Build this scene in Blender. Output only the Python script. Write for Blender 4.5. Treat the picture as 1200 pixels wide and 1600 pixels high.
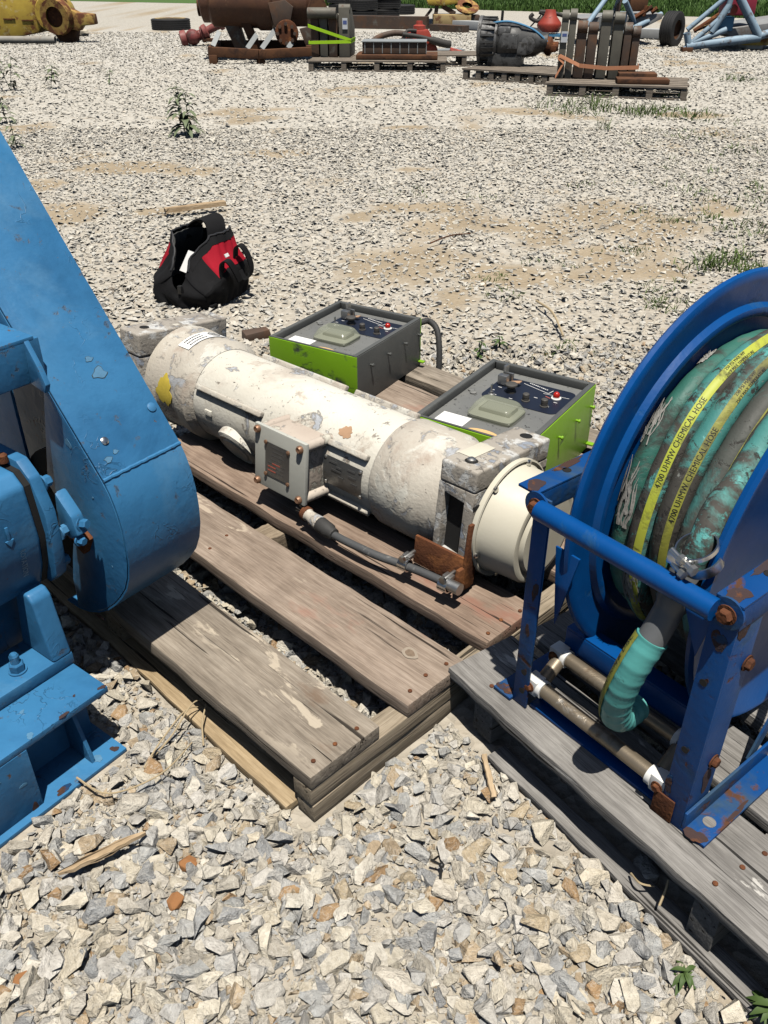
import bpy, bmesh, math, random
import numpy as np
from mathutils import Vector, Matrix

SC = bpy.context.scene
for o in list(bpy.data.objects):
    bpy.data.objects.remove(o, do_unlink=True)
rad = math.radians

# ------------------------------------------------------------------ camera
CAM_H, PITCH, FPX = 1.6, rad(32.75), 1340.0
cam_d = bpy.data.cameras.new('camera')
cam = bpy.data.objects.new('camera', cam_d)
SC.collection.objects.link(cam)
cam.location = (0, 0, CAM_H)
cam.rotation_euler = (math.pi / 2 - PITCH, 0, 0)
cam_d.sensor_fit = 'VERTICAL'
cam_d.sensor_height = 36.0
cam_d.sensor_width = 27.0
cam_d.lens = 36.0 * FPX / 1600.0
cam_d.clip_start = 0.05
cam_d.clip_end = 1000
SC.camera = cam
SC.render.resolution_x = 768
SC.render.resolution_y = 1024

# ------------------------------------------------------------------ sky and sun
TO_SUN = Vector((0.04, -0.27, 1.0)).normalized()
SUN_EL = math.asin(TO_SUN.z)
SUN_ROT = math.atan2(TO_SUN.x, TO_SUN.y)
world = bpy.data.worlds.new('World')
SC.world = world
world.use_nodes = True
wn = world.node_tree
wn.nodes.clear()
sky = wn.nodes.new('ShaderNodeTexSky')
sky.sky_type = 'NISHITA'
sky.sun_disc = False
sky.sun_elevation = SUN_EL
sky.sun_rotation = SUN_ROT
sky.air_density = 1.0
sky.dust_density = 1.0
bg = wn.nodes.new('ShaderNodeBackground')
bg.inputs['Strength'].default_value = 0.05
wo = wn.nodes.new('ShaderNodeOutputWorld')
wn.links.new(sky.outputs[0], bg.inputs['Color'])
wn.links.new(bg.outputs[0], wo.inputs['Surface'])

sun_d = bpy.data.lights.new('sun', 'SUN')
sun_d.energy = 5.0
sun_d.angle = rad(0.53)
sun_d.color = (1.0, 0.95, 0.865)
sun = bpy.data.objects.new('sun', sun_d)
SC.collection.objects.link(sun)
sun.location = (-2, -5, 12)
sun.rotation_mode = 'QUATERNION'
sun.rotation_quaternion = TO_SUN.to_track_quat('Z', 'Y')

SC.view_settings.view_transform = 'Standard'
SC.view_settings.look = 'None'
SC.view_settings.exposure = 0.12
SC.view_settings.gamma = 1.0
SC.view_settings.use_curve_mapping = False
SC.render.engine = 'CYCLES'
SC.cycles.max_bounces = 6
SC.cycles.diffuse_bounces = 0
SC.cycles.glossy_bounces = 2
SC.cycles.transmission_bounces = 4

# ------------------------------------------------------------------ layout helper (metres on the yard)
FW = Vector((0, math.cos(PITCH), -math.sin(PITCH)))
UP = Vector((0, math.sin(PITCH), math.cos(PITCH)))
def G(px, py, z=0.0):
    """survey point: yard position at height z seen at photo position px, py"""
    d = FW + Vector((1, 0, 0)) * ((px - 600) / FPX) - UP * ((py - 800) / FPX)
    t = (z - CAM_H) / d.z
    return Vector((0, 0, CAM_H)) + d * t

# ------------------------------------------------------------------ mesh builder
rnd = random.Random(7)
class MB:
    def __init__(self):
        self.v = []; self.f = []
    def add(self, vs, fs):
        b = len(self.v)
        self.v += [tuple(p) for p in vs]
        self.f += [tuple(i + b for i in f) for f in fs]
        return self
    def box(self, c, s, R=None):
        hx, hy, hz = s[0] / 2, s[1] / 2, s[2] / 2
        vs = [Vector((x, y, z)) for x in (-hx, hx) for y in (-hy, hy) for z in (-hz, hz)]
        if R is not None: vs = [R @ p for p in vs]
        c = Vector(c)
        return self.add([p + c for p in vs], [(0, 1, 3, 2), (4, 6, 7, 5), (0, 4, 5, 1), (2, 3, 7, 6), (0, 2, 6, 4), (1, 5, 7, 3)])
    def bar(self, p0, p1, w, h, up=(0, 0, 1)):
        """rectangular bar from p0 to p1"""
        p0, p1 = Vector(p0), Vector(p1)
        d = p1 - p0; L = d.length; d.normalize()
        s = d.cross(Vector(up))
        if s.length < 1e-5: s = d.cross(Vector((1, 0, 0)))
        s.normalize(); t = s.cross(d)
        R = Matrix((d, s, t)).transposed()
        return self.box((p0 + p1) / 2, (L, w, h), R)
    def frame(self, d):
        d = Vector(d).normalized()
        a = Vector((0, 0, 1)) if abs(d.z) < 0.9 else Vector((1, 0, 0))
        s = d.cross(a).normalized(); t = s.cross(d)
        return s, t
    def lathe(self, o, d, prof, n=24, caps=True):
        """profile [(distance along d, radius)] turned about the axis o + d"""
        o = Vector(o); d = Vector(d).normalized(); s, t = self.frame(d)
        vs = []; fs = []
        for (x, r) in prof:
            for k in range(n):
                a = 2 * math.pi * k / n
                vs.append(o + d * x + s * (r * math.cos(a)) + t * (r * math.sin(a)))
        for i in range(len(prof) - 1):
            for k in range(n):
                k2 = (k + 1) % n
                fs.append((i * n + k, i * n + k2, (i + 1) * n + k2, (i + 1) * n + k))
        if caps:
            fs.append(tuple(range(n - 1, -1, -1)))
            b = (len(prof) - 1) * n
            fs.append(tuple(range(b, b + n)))
        return self.add(vs, fs)
    def cyl(self, p0, p1, r, r2=None, n=16):
        p0, p1 = Vector(p0), Vector(p1)
        return self.lathe(p0, p1 - p0, [(0, r), ((p1 - p0).length, r if r2 is None else r2)], n)
    def pipe(self, p0, p1, ro, ri, n=20):
        p0, p1 = Vector(p0), Vector(p1); L = (p1 - p0).length
        return self.lathe(p0, p1 - p0, [(0, ri), (0, ro), (L, ro), (L, ri), (0, ri)], n, False)
    def tube(self, pts, r, n=10, caps=True, closed=False):
        pts = [Vector(p) for p in pts]; m = len(pts)
        rr = r if isinstance(r, (list, tuple)) else [r] * m
        vs = []; fs = []; prev = None
        for i in range(m):
            if closed: tg = pts[(i + 1) % m] - pts[i - 1]
            else: tg = pts[min(i + 1, m - 1)] - pts[max(i - 1, 0)]
            tg.normalize()
            if prev is None: s, t = self.frame(tg)
            else:
                s = prev - tg * prev.dot(tg); s.normalize(); t = tg.cross(s)
            prev = s
            t = tg.cross(s)
            for k in range(n):
                a = 2 * math.pi * k / n
                vs.append(pts[i] + s * (rr[i] * math.cos(a)) + t * (rr[i] * math.sin(a)))
        for i in range(m if closed else m - 1):
            j = (i + 1) % m
            for k in range(n):
                k2 = (k + 1) % n
                fs.append((i * n + k, i * n + k2, j * n + k2, j * n + k))
        if caps and not closed:
            fs.append(tuple(range(n - 1, -1, -1)))
            fs.append(tuple(range((m - 1) * n, m * n)))
        return self.add(vs, fs)
    def prism(self, poly, o, ex, ey, ez):
        """2-d polygon in (ex, ey) at o, pushed along vector ez"""
        o, ex, ey, ez = Vector(o), Vector(ex), Vector(ey), Vector(ez)
        n = len(poly)
        vs = [o + ex * x + ey * y for x, y in poly] + [o + ex * x + ey * y + ez for x, y in poly]
        fs = [tuple(range(n - 1, -1, -1)), tuple(range(n, 2 * n))]
        fs += [(i, (i + 1) % n, n + (i + 1) % n, n + i) for i in range(n)]
        return self.add(vs, fs)
    def ribbon(self, pts, side, w, th):
        """flat strap along pts; side = width directions"""
        pts = [Vector(p) for p in pts]; m = len(pts)
        sd = [Vector(side)] * m if not isinstance(side, list) else [Vector(s) for s in side]
        vs = []; fs = []
        for i in range(m):
            tg = (pts[min(i + 1, m - 1)] - pts[max(i - 1, 0)]).normalized()
            s = sd[i].normalized(); nn = tg.cross(s).normalized()
            for a, b in ((-1, -1), (1, -1), (1, 1), (-1, 1)):
                vs.append(pts[i] + s * (a * w / 2) + nn * (b * th / 2))
        for i in range(m - 1):
            for k in range(4):
                k2 = (k + 1) % 4
                fs.append((i * 4 + k, i * 4 + k2, i * 4 + 4 + k2, i * 4 + 4 + k))
        fs += [(3, 2, 1, 0), (m * 4 - 4, m * 4 - 3, m * 4 - 2, m * 4 - 1)]
        return self.add(vs, fs)
    def ball(self, c, r, n=10, m=6):
        c = Vector(c); rx = r if isinstance(r, (tuple, list)) else (r, r, r)
        vs = []; fs = []
        for i in range(1, m):
            a = math.pi * i / m
            for k in range(n):
                b = 2 * math.pi * k / n
                vs.append(c + Vector((rx[0] * math.sin(a) * math.cos(b), rx[1] * math.sin(a) * math.sin(b), rx[2] * math.cos(a))))
        top = len(vs); vs.append(c + Vector((0, 0, rx[2]))); vs.append(c - Vector((0, 0, rx[2])))
        for i in range(m - 2):
            for k in range(n):
                k2 = (k + 1) % n
                fs.append((i * n + k, (i + 1) * n + k, (i + 1) * n + k2, i * n + k2))
        for k in range(n):
            fs.append((top, k, (k + 1) % n)); fs.append((top + 1, (m - 2) * n + (k + 1) % n, (m - 2) * n + k))
        return self.add(vs, fs)
    def jitter(self, amt, seed=1):
        r = random.Random(seed)
        self.v = [(x + r.uniform(-amt, amt), y + r.uniform(-amt, amt), z + r.uniform(-amt, amt)) for x, y, z in self.v]
        return self
    def build(self, name, mat, parent=None, bevel=0.0, seg=2, sharp=38, loc=None, rot=None):
        me = bpy.data.meshes.new(name)
        me.from_pydata(self.v, [], self.f)
        bm = bmesh.new(); bm.from_mesh(me)
        bmesh.ops.recalc_face_normals(bm, faces=bm.faces)
        if bevel > 0:
            es = [e for e in bm.edges if len(e.link_faces) == 2 and e.calc_face_angle(0) > rad(28)]
            bmesh.ops.bevel(bm, geom=es, offset=bevel, segments=seg, profile=0.6, affect='EDGES', clamp_overlap=True)
        for f in bm.faces: f.smooth = True
        bm.to_mesh(me); bm.free()
        me.set_sharp_from_angle(angle=rad(sharp))
        if mat is not None: me.materials.append(mat)
        o = bpy.data.objects.new(name, me)
        SC.collection.objects.link(o)
        if parent is not None: o.parent = parent
        if loc is not None: o.location = loc
        if rot is not None: o.rotation_euler = rot
        return o

def tag(o, label=None, cat=None, group=None, kind=None):
    if label: o['label'] = label
    if cat: o['category'] = cat
    if group: o['group'] = group
    if kind: o['kind'] = kind
    return o
def empty(name, loc, yaw=0.0, label=None, cat=None, group=None):
    o = bpy.data.objects.new(name, None)
    SC.collection.objects.link(o)
    o.empty_display_size = 0.1
    o.location = loc
    o.rotation_euler = (0, 0, yaw)
    return tag(o, label, cat, group)
def copy_tree(o, parent=None):
    c = o.copy()
    SC.collection.objects.link(c)
    if parent is not None: c.parent = parent
    for ch in list(o.children): copy_tree(ch, c)
    return c

def text_mesh(txt, size):
    """flat mesh of some lettering in x (along) and y (up); returns verts, faces, width"""
    cu = bpy.data.curves.new('lettering', 'FONT')
    cu.body = txt; cu.size = size; cu.resolution_u = 2
    to = bpy.data.objects.new('lettering', cu)
    SC.collection.objects.link(to)
    dg = bpy.context.evaluated_depsgraph_get()
    ev = to.evaluated_get(dg); me = ev.to_mesh()
    vs = [v.co.copy() for v in me.vertices]; fs = [tuple(p.vertices) for p in me.polygons]
    ev.to_mesh_clear()
    bpy.data.objects.remove(to, do_unlink=True); bpy.data.curves.remove(cu)
    w = max((v.x for v in vs), default=0)
    return vs, fs, w
# ------------------------------------------------------------------ materials
class NT:
    def __init__(self, name):
        self.m = bpy.data.materials.new(name); self.m.use_nodes = True
        self.t = self.m.node_tree; self.t.nodes.clear()
        self.out = self.n('ShaderNodeOutputMaterial')
        self.b = self.n('ShaderNodeBsdfPrincipled')
        self.l(self.b.outputs[0], self.out.inputs['Surface'])
        self.tc = self.n('ShaderNodeTexCoord')
        self.oi = self.n('ShaderNodeObjectInfo')
        self.co = self.tc.outputs['Object']
    def n(self, k): return self.t.nodes.new(k)
    def l(self, a, b): self.t.links.new(a, b)
    def mapped(self, loc=(0, 0, 0), scale=(1, 1, 1), src=None, rot=(0, 0, 0)):
        mp = self.n('ShaderNodeMapping')
        mp.inputs['Location'].default_value = loc
        mp.inputs['Scale'].default_value = scale
        mp.inputs['Rotation'].default_value = rot
        self.l(src or self.co, mp.inputs['Vector'])
        return mp.outputs[0]
    def noise(self, scale, detail=4, rough=0.55, vec=None, dist=0.0):
        x = self.n('ShaderNodeTexNoise')
        x.inputs['Scale'].default_value = scale
        x.inputs['Detail'].default_value = detail
        x.inputs['Roughness'].default_value = rough
        x.inputs['Distortion'].default_value = dist
        self.l(vec or self.co, x.inputs['Vector'])
        return x.outputs['Fac']
    def vor(self, scale, out='Color', vec=None, feat='F1'):
        x = self.n('ShaderNodeTexVoronoi')
        x.feature = feat
        x.inputs['Scale'].default_value = scale
        self.l(vec or self.co, x.inputs['Vector'])
        return x.outputs[out]
    def ramp(self, fac, stops, interp='LINEAR'):
        x = self.n('ShaderNodeValToRGB'); x.color_ramp.interpolation = interp
        e = x.color_ramp.elements
        while len(e) < len(stops): e.new(0.5)
        for i, (p, c) in enumerate(stops):
            e[i].position = p
            e[i].color = (c, c, c, 1) if isinstance(c, (int, float)) else (*c, 1)
        self.l(fac, x.inputs['Fac'])
        return x.outputs['Color']
    def mix(self, fac, a, b, mode='MIX'):
        x = self.n('ShaderNodeMix'); x.data_type = 'RGBA'; x.blend_type = mode
        for s, v in ((x.inputs['Factor'], fac), (x.inputs['A'], a), (x.inputs['B'], b)):
            if isinstance(v, (int, float)): s.default_value = v
            elif isinstance(v, tuple): s.default_value = (*v, 1)
            else: self.l(v, s)
        return x.outputs['Result']
    def math(self, op, a, b=0.0):
        x = self.n('ShaderNodeMath'); x.operation = op
        for s, v in ((x.inputs[0], a), (x.inputs[1], b)):
            if isinstance(v, (int, float)): s.default_value = v
            else: self.l(v, s)
        return x.outputs[0]
    def bump(self, h, strength=0.3, dist=0.01, prev=None):
        x = self.n('ShaderNodeBump')
        x.inputs['Strength'].default_value = strength
        x.inputs['Distance'].default_value = dist
        self.l(h, x.inputs['Height'])
        if prev is not None: self.l(prev, x.inputs['Normal'])
        return x.outputs[0]
    def offset(self):
        """object coordinates shifted by a per-object random amount"""
        mm = self.n('ShaderNodeVectorMath'); mm.operation = 'SCALE'
        cb = self.n('ShaderNodeCombineXYZ')
        self.l(self.oi.outputs['Random'], cb.inputs[0]); self.l(self.oi.outputs['Random'], cb.inputs[1]); self.l(self.oi.outputs['Random'], cb.inputs[2])
        self.l(cb.outputs[0], mm.inputs[0]); mm.inputs['Scale'].default_value = 37.0
        ad = self.n('ShaderNodeVectorMath'); ad.operation = 'ADD'
        self.l(self.co, ad.inputs[0]); self.l(mm.outputs[0], ad.inputs[1])
        return ad.outputs[0]
    def set(self, k, v):
        s = self.b.inputs[k]
        if isinstance(v, (int, float)): s.default_value = v
        elif isinstance(v, tuple): s.default_value = (*v, 1)
        else: self.l(v, s)

def layered(name, base, var=None, layers=(), rough=0.5, metal=0.0, fine=60, fine_s=0.08, spec=0.5, var_scale=4, coat=0.0, edge=0.0, cracks=0.0):
    """paint or metal: base colour with cloudy variation, then patches (colour, scale, threshold, softness, seed, roughness)"""
    t = NT(name)
    co = t.offset()
    col = t.mix(t.ramp(t.noise(var_scale, 3, 0.6, co), [(0.35, 0.0), (0.65, 1.0)]), base, var or tuple(c * 0.82 for c in base))
    rg = None; h = t.noise(fine, 2, 0.6, co); nrm = t.bump(h, fine_s, 0.004)
    rgh = t.math('MULTIPLY_ADD', t.noise(var_scale * 3, 2, 0.6, co), 0.25); rgh.node.inputs[2].default_value = max(0.02, rough - 0.12)
    for (c, sc, th, soft, seed, rr) in layers:
        v = t.mapped((seed, seed * 1.7, -seed), src=co)
        nz = t.noise(sc, 6, 0.66, v, 0.35)
        mk = t.ramp(nz, [(max(0, th - soft), 0.0), (min(1, th + soft), 1.0)])
        cv = t.mix(t.noise(sc * 6, 2, 0.6, co), tuple(x * 0.7 for x in c), tuple(min(1, x * 1.2) for x in c))
        col = t.mix(mk, col, cv)
        if edge and soft < .03:
            rg_ = t.ramp(nz, [(max(0, th - soft - .028), 0.0), (max(0, th - soft * .4), 1.0), (th + soft * .5, .6), (min(1, th + soft + .02), 0.0)])
            col = t.mix(t.math('MULTIPLY', rg_, edge), col, (.10, .085, .07))
        rgh = t.mix(mk, rgh, (rr, rr, rr))
        nrm = t.bump(t.math('MULTIPLY', mk, -1.0), 0.35, 0.0025, nrm)
    if cracks:
        cn = t.noise(16, 3, 0.55, t.mapped((5, 2, 1), src=co), 0.6)
        ln = t.ramp(cn, [(.485, 0.0), (.5, 1.0), (.515, 0.0)])
        ln = t.math('MULTIPLY', ln, t.ramp(t.noise(5, 2, .5, t.mapped((1, 9, 4), src=co)), [(.52, 0.0), (.62, 1.0)]))
        col = t.mix(t.math('MULTIPLY', ln, cracks), col, tuple(c * .3 for c in base))
        nrm = t.bump(ln, .5, .002, nrm)
    t.set('Base Color', col); t.set('Roughness', rgh); t.set('Metallic', metal)
    t.l(nrm, t.b.inputs['Normal'])
    t.b.inputs['Specular IOR Level'].default_value = spec
    if coat: t.b.inputs['Coat Weight'].default_value = coat; t.b.inputs['Coat Roughness'].default_value = 0.2
    return t.m

def plain(name, c, rough=0.5, metal=0.0, var=0.15, scale=30, bump=0.05, spec=0.5, emis=None):
    t = NT(name); co = t.offset()
    col = t.mix(t.noise(scale, 5, 0.6, co), tuple(x * (1 - var) for x in c), tuple(min(1, x * (1 + var)) for x in c))
    t.set('Base Color', col); t.set('Roughness', rough); t.set('Metallic', metal)
    t.b.inputs['Specular IOR Level'].default_value = spec
    if bump: t.l(t.bump(t.noise(scale * 4, 4, 0.6, co), bump, 0.004), t.b.inputs['Normal'])
    return t.m

def wood(name, dark, light, grain=(85, 4.0, 85), stain=None, stain_t=0.62, worn=None, worn_t=0.66, axis='y', bump=0.5):
    """weathered board, grain along one local axis"""
    t = NT(name); co = t.offset()
    g, s, k = grain
    sc = {'x': (s, g, k), 'y': (g, s, k), 'z': (g, k, s)}[axis]
    v = t.mapped(scale=sc, src=co)
    n1 = t.noise(1.0, 5, 0.62, v, 0.25)
    v2 = t.mapped(scale=tuple(x * 4 for x in sc), src=co)
    n2 = t.noise(1.0, 4, 0.6, v2)
    col = t.ramp(n1, [(0.25, tuple(c * 0.7 for c in dark)), (0.45, tuple((a + b) / 2 - .02 for a, b in zip(dark, light))), (0.62, light), (0.8, tuple(c * 1.08 for c in light))])
    col = t.mix(0.35, col, t.ramp(n2, [(0.3, tuple(c * 0.5 for c in dark)), (0.7, tuple(min(1, c * 1.25) for c in light))]))
    cl = t.noise(6.0, 4, 0.65, co)
    col = t.mix(t.ramp(cl, [(0.4, 0.0), (0.7, 0.45)]), col, tuple(c * 0.6 for c in dark))
    if stain:
        vs = t.mapped((3.1, 1.7, 9), tuple({'x': (.5, 1, 1), 'y': (1, .5, 1), 'z': (1, 1, .5)}[axis]), src=co)
        mk = t.ramp(t.noise(7, 6, 0.6, vs), [(stain_t - 0.06, 0.0), (stain_t + 0.06, 0.85)])
        col = t.mix(mk, col, stain)
    if worn:
        vs = t.mapped((7.1, 2.7, 1), tuple({'x': (.28, 1, 1), 'y': (1, .28, 1), 'z': (1, 1, .28)}[axis]), src=co)
        mk = t.ramp(t.noise(20, 6, 0.6, vs, 0.4), [(worn_t - 0.015, 0.0), (worn_t + 0.02, 0.9)])
        rg = t.ramp(t.noise(3.0, 3, 0.5, vs), [(0.47, 0.0), (0.58, 1.0)])
        col = t.mix(t.math('MULTIPLY', mk, rg), col, worn)
    # cracks along the grain
    vc = t.mapped((1, 5, 2), tuple(x * (0.45 if x < g else 1.1) for x in sc), src=co)
    ck = t.ramp(t.noise(1.0, 2, 0.4, vc), [(0.30, 1.0), (0.345, 0.0)])
    col = t.mix(ck, col, tuple(c * 0.22 for c in dark))
    t.set('Base Color', col); t.set('Roughness', 0.86)
    t.b.inputs['Specular IOR Level'].default_value = 0.25
    nb = t.bump(n1, bump, 0.006)
    nb = t.bump(n2, bump * 0.6, 0.003, nb)
    nb = t.bump(t.math('MULTIPLY', ck, -1.0), 0.8, 0.006, nb)
    t.l(nb, t.b.inputs['Normal'])
    return t.m

RUST = (0.16, 0.055, 0.022)
M = {}
# gravel yard
def stone_mat(name, attr):
    t = NT(name)
    if attr:
        a = t.n('ShaderNodeAttribute'); a.attribute_name = 'tone'; base = a.outputs['Color']; co = t.co
    else:
        base = t.ramp(t.oi.outputs['Random'], [(0.0, (.53, .515, .48)), (0.14, (.41, .42, .425)), (0.26, (.60, .555, .46)), (0.40, (.46, .465, .46)),
             (0.50, (.63, .59, .515)), (0.62, (.33, .342, .355)), (0.70, (.56, .53, .47)), (0.82, (.50, .42, .30)), (0.88, (.61, .565, .48)), (0.97, (.42, .29, .17))], 'CONSTANT')
        co = t.offset()
    k = 1.0 if attr else .05
    n1 = t.noise(55 * k, 4, 0.68, co); n2 = t.noise(260 * k, 2, 0.6, co)
    col = t.mix(t.ramp(n1, [(0.3, 0.0), (0.72, 1.0)]), t.mix(1.0, base, (0.70, 0.67, 0.63), 'MULTIPLY'), t.mix(1.0, base, (1.14, 1.12, 1.08), 'MULTIPLY'))
    vein = t.ramp(t.noise(28 * k, 3, 0.7, t.mapped((4, 1, 2), (1, 1, 2.2), co), 0.8), [(0.47, 0.0), (0.5, 1.0), (0.53, 0.0)])
    col = t.mix(t.math('MULTIPLY', vein, 0.35), col, (0.7, 0.66, 0.58))
    t.set('Base Color', col); t.set('Roughness', 0.9); t.b.inputs['Specular IOR Level'].default_value = 0.25
    nb = t.bump(n1, 0.8, 0.014); nb = t.bump(n2, 0.5, 0.003, nb)
    t.l(nb, t.b.inputs['Normal'])
    return t.m
M['gravel'] = stone_mat('crushed limestone', True)
M['stone'] = stone_mat('limestone pieces', False)
M['rust_stone'] = plain('rust coloured stone', (0.36, 0.17, 0.07), 0.9, 0, 0.45, 40, 0.5, 0.25)
def ground_mat():
    t = NT('yard dirt and gravel')
    co = t.co
    dirt = t.ramp(t.noise(2.2, 5, 0.65), [(0.25, (.24, .185, .12)), (0.5, (.325, .26, .175)), (0.78, (.42, .345, .245))])
    dirt = t.mix(t.ramp(t.noise(60, 3, 0.7), [(0.35, 0.0), (0.75, 0.55)]), dirt, (.47, .40, .30))
    cell = t.vor(34, 'Color'); dst = t.vor(34, 'Distance')
    peb = t.ramp(cell, [(0.15, (.42, .41, .385)), (0.45, (.55, .53, .485)), (0.7, (.63, .61, .565)), (0.95, (.46, .41, .34))])
    mk = t.ramp(t.noise(0.9, 6, 0.6), [(0.30, 0.0), (0.46, 1.0)])
    # far away the loose chips are too small to tell apart
    sp = t.n('ShaderNodeSeparateXYZ'); t.l(co, sp.inputs[0])
    far = t.ramp(t.math('DIVIDE', sp.outputs['Y'], 40.0), [(0.08, 0.55), (0.22, 1.0)])
    peb = t.mix(t.ramp(t.math('DIVIDE', sp.outputs['Y'], 40.0), [(0.35, 1.0), (0.66, 0.0)]), peb, t.mix(1.0, peb, (.90, .88, .84), 'MULTIPLY'))
    at = t.n('ShaderNodeAttribute'); at.attribute_name = 'bare'
    inv = t.ramp(t.math('ADD', at.outputs['Fac'], t.math('MULTIPLY', t.noise(7, 4, 0.7), .5)), [(0.42, 1.0), (0.85, 0.0)])
    pebm = t.math('MULTIPLY', inv, far)
    peb = t.mix(t.ramp(t.math('DIVIDE', sp.outputs['Y'], 40.0), [(0.60, 0.0), (0.70, 1.0)]), peb, t.mix(1.0, peb, (.80, .78, .74), 'MULTIPLY'))  # far ground darkened in colour, for the shadows of chips missing there
    col = t.mix(pebm, dirt, peb)
    t.set('Base Color', col); t.set('Roughness', 0.95); t.b.inputs['Specular IOR Level'].default_value = 0.15
    nb = t.bump(dst, 0.5, 0.02); nb = t.bump(t.noise(140, 3, 0.7), 0.5, 0.006, nb)
    t.l(nb, t.b.inputs['Normal'])
    return t.m
M['ground'] = ground_mat()
def dirt_mat():
    t = NT('bare packed dirt')
    col = t.ramp(t.noise(3.0, 4, 0.65), [(0.28, (.30, .245, .175)), (0.5, (.385, .325, .24)), (0.75, (.47, .41, .32))])
    col = t.mix(t.ramp(t.noise(70, 3, 0.7), [(0.45, 0.0), (0.75, 0.6)]), col, (.46, .40, .31))
    t.set('Base Color', col); t.set('Roughness', 0.95); t.b.inputs['Specular IOR Level'].default_value = 0.15
    t.l(t.bump(t.noise(90, 3, 0.7), 0.6, 0.008), t.b.inputs['Normal'])
    return t.m
M['dirt'] = dirt_mat()
def leafy(name, c1, c2):
    t = NT(name)
    col = t.ramp(t.noise(9, 4, 0.6), [(0.3, c1), (0.7, c2)])
    t.set('Base Color', col); t.set('Roughness', 0.6); t.b.inputs['Specular IOR Level'].default_value = 0.3
    return t.m
M['leaf'] = leafy('weed leaves', (.045, .085, .022), (.10, .15, .045))
M['leaf_grey'] = leafy('dusty weed leaves', (.11, .145, .075), (.20, .23, .135))
M['grass'] = leafy('yard grass', (.055, .10, .02), (.13, .19, .045))
M['field'] = leafy('field grass', (.055, .115, .022), (.10, .18, .04))
M['straw'] = plain('dry straw', (.42, .33, .20), 0.8)
# wood
M['w_grey'] = wood('weathered grey brown board', (.185, .152, .118), (.36, .31, .25), worn=(.50, .43, .335), worn_t=.575, stain=(.17, .105, .065), stain_t=.70)
M['w_red'] = wood('red stained board', (.205, .155, .118), (.385, .31, .248), stain=(.31, .165, .12), stain_t=.64, worn=(.48, .40, .31), worn_t=.62)
M['w_red2'] = wood('reddish board', (.20, .14, .105), (.36, .272, .21), stain=(.28, .14, .10), stain_t=.64)
M['w_tan'] = wood('newer tan board', (.28, .20, .115), (.48, .37, .23), axis='y')
M['w_rail'] = wood('grey tan rail', (.22, .178, .125), (.41, .342, .255), axis='x')
M['w_block'] = wood('tan block', (.18, .14, .10), (.36, .29, .21), axis='x')
M['w_silver'] = wood('silver grey weathered board', (.145, .137, .127), (.33, .315, .295), axis='x', worn=(.56, .54, .50), worn_t=.655, bump=.7)
M['w_silver_y'] = wood('silver grey stringer', (.12, .115, .108), (.25, .24, .225), axis='y')
M['knot'] = plain('wood knot', (.20, .145, .10), .85, 0, .45, 120, .4)
M['knot_ring'] = plain('pale ring round a knot', (.33, .275, .215), .85, 0, .25, 90, .4)
M['splinter'] = wood('splintered wood', (.30, .20, .11), (.56, .43, .28), axis='y', grain=(60, 6, 60))
M['far_wood'] = wood('far pallet wood', (.15, .125, .10), (.34, .29, .235), axis='x')
# paint
M['blue_light'] = layered('sky blue machine paint', (.042, .185, .375), (.05, .205, .41), [((.030, .145, .31), 3.0, .54, .10, 2, .45), ((.12, .28, .45), 2.2, .66, .12, 5, .5), ((.022, .085, .17), 22, .675, .025, 3, .6), ((.20, .34, .46), 60, .72, .01, 18, .6), ((.13, .075, .05), 26, .705, .010, 8, .8)], rough=.42, fine=32, fine_s=.22, spec=.4, edge=.5, cracks=.6)
M['blue_reel'] = layered('deep blue reel paint', (.0015, .060, .235), (.002, .072, .27), [((.03, .10, .20), 6, .66, .06, 2, .5), ((.12, .15, .20), 30, .76, .01, 6, .7)], rough=.38, fine=40, fine_s=.16, spec=.25)
M['blue_rust'] = layered('deep blue frame paint with rust', (.003, .052, .20), (.005, .066, .24), [((.035, .075, .13), 5, .56, .08, 2, .6), ((.10, .045, .025), 9, .62, .03, 6, .85), ((.17, .07, .03), 22, .70, .02, 9, .9)], rough=.45, fine=60, fine_s=.2, spec=.25)
M['rust'] = layered('rusty steel', (.155, .060, .028), (.09, .036, .02), [((.30, .12, .045), 12, .60, .08, 3, .95), ((.05, .028, .02), 8, .62, .05, 9, .9)], rough=.88, fine=120, fine_s=.45, spec=.2)
M['rust_dark'] = layered('dark rust staining through paint', (.065, .034, .024), (.05, .038, .045), [((.14, .06, .03), 30, .62, .05, 3, .9), ((.012, .05, .13), 22, .60, .03, 9, .6)], rough=.8, fine=120, fine_s=.4, spec=.2)
M['rust_brown'] = layered('brown rusted iron', (.105, .052, .030), (.16, .075, .038), [((.055, .032, .024), 5, .58, .08, 3, .9)], rough=.85, fine=60, fine_s=.35, spec=.2)
M['cream'] = layered('peeling cream paint', (.70, .675, .60), (.63, .60, .52), [((.53, .475, .405), 4.0, .63, .07, 2, .75), ((.38, .30, .235), 6.0, .655, .05, 12, .8), ((.45, .47, .50), 9.0, .635, .010, 5, .6), ((.42, .36, .30), 17, .675, .012, 15, .7), ((.70, .69, .66), 30, .67, .012, 7, .7), ((.12, .10, .085), 60, .70, .008, 21, .8)], rough=.62, fine=90, fine_s=.35, spec=.35, edge=.75)
M['cream_bare'] = layered('worn cream and bare aluminium', (.56, .52, .445), (.48, .435, .37), [((.63, .61, .54), 8, .56, .03, 14, .6), ((.44, .455, .475), 13, .60, .02, 5, .5), ((.43, .355, .29), 6, .60, .06, 9, .8), ((.13, .115, .10), 48, .69, .01, 3, .8)], rough=.6, fine=90, fine_s=.4, spec=.4, edge=.5)
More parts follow.
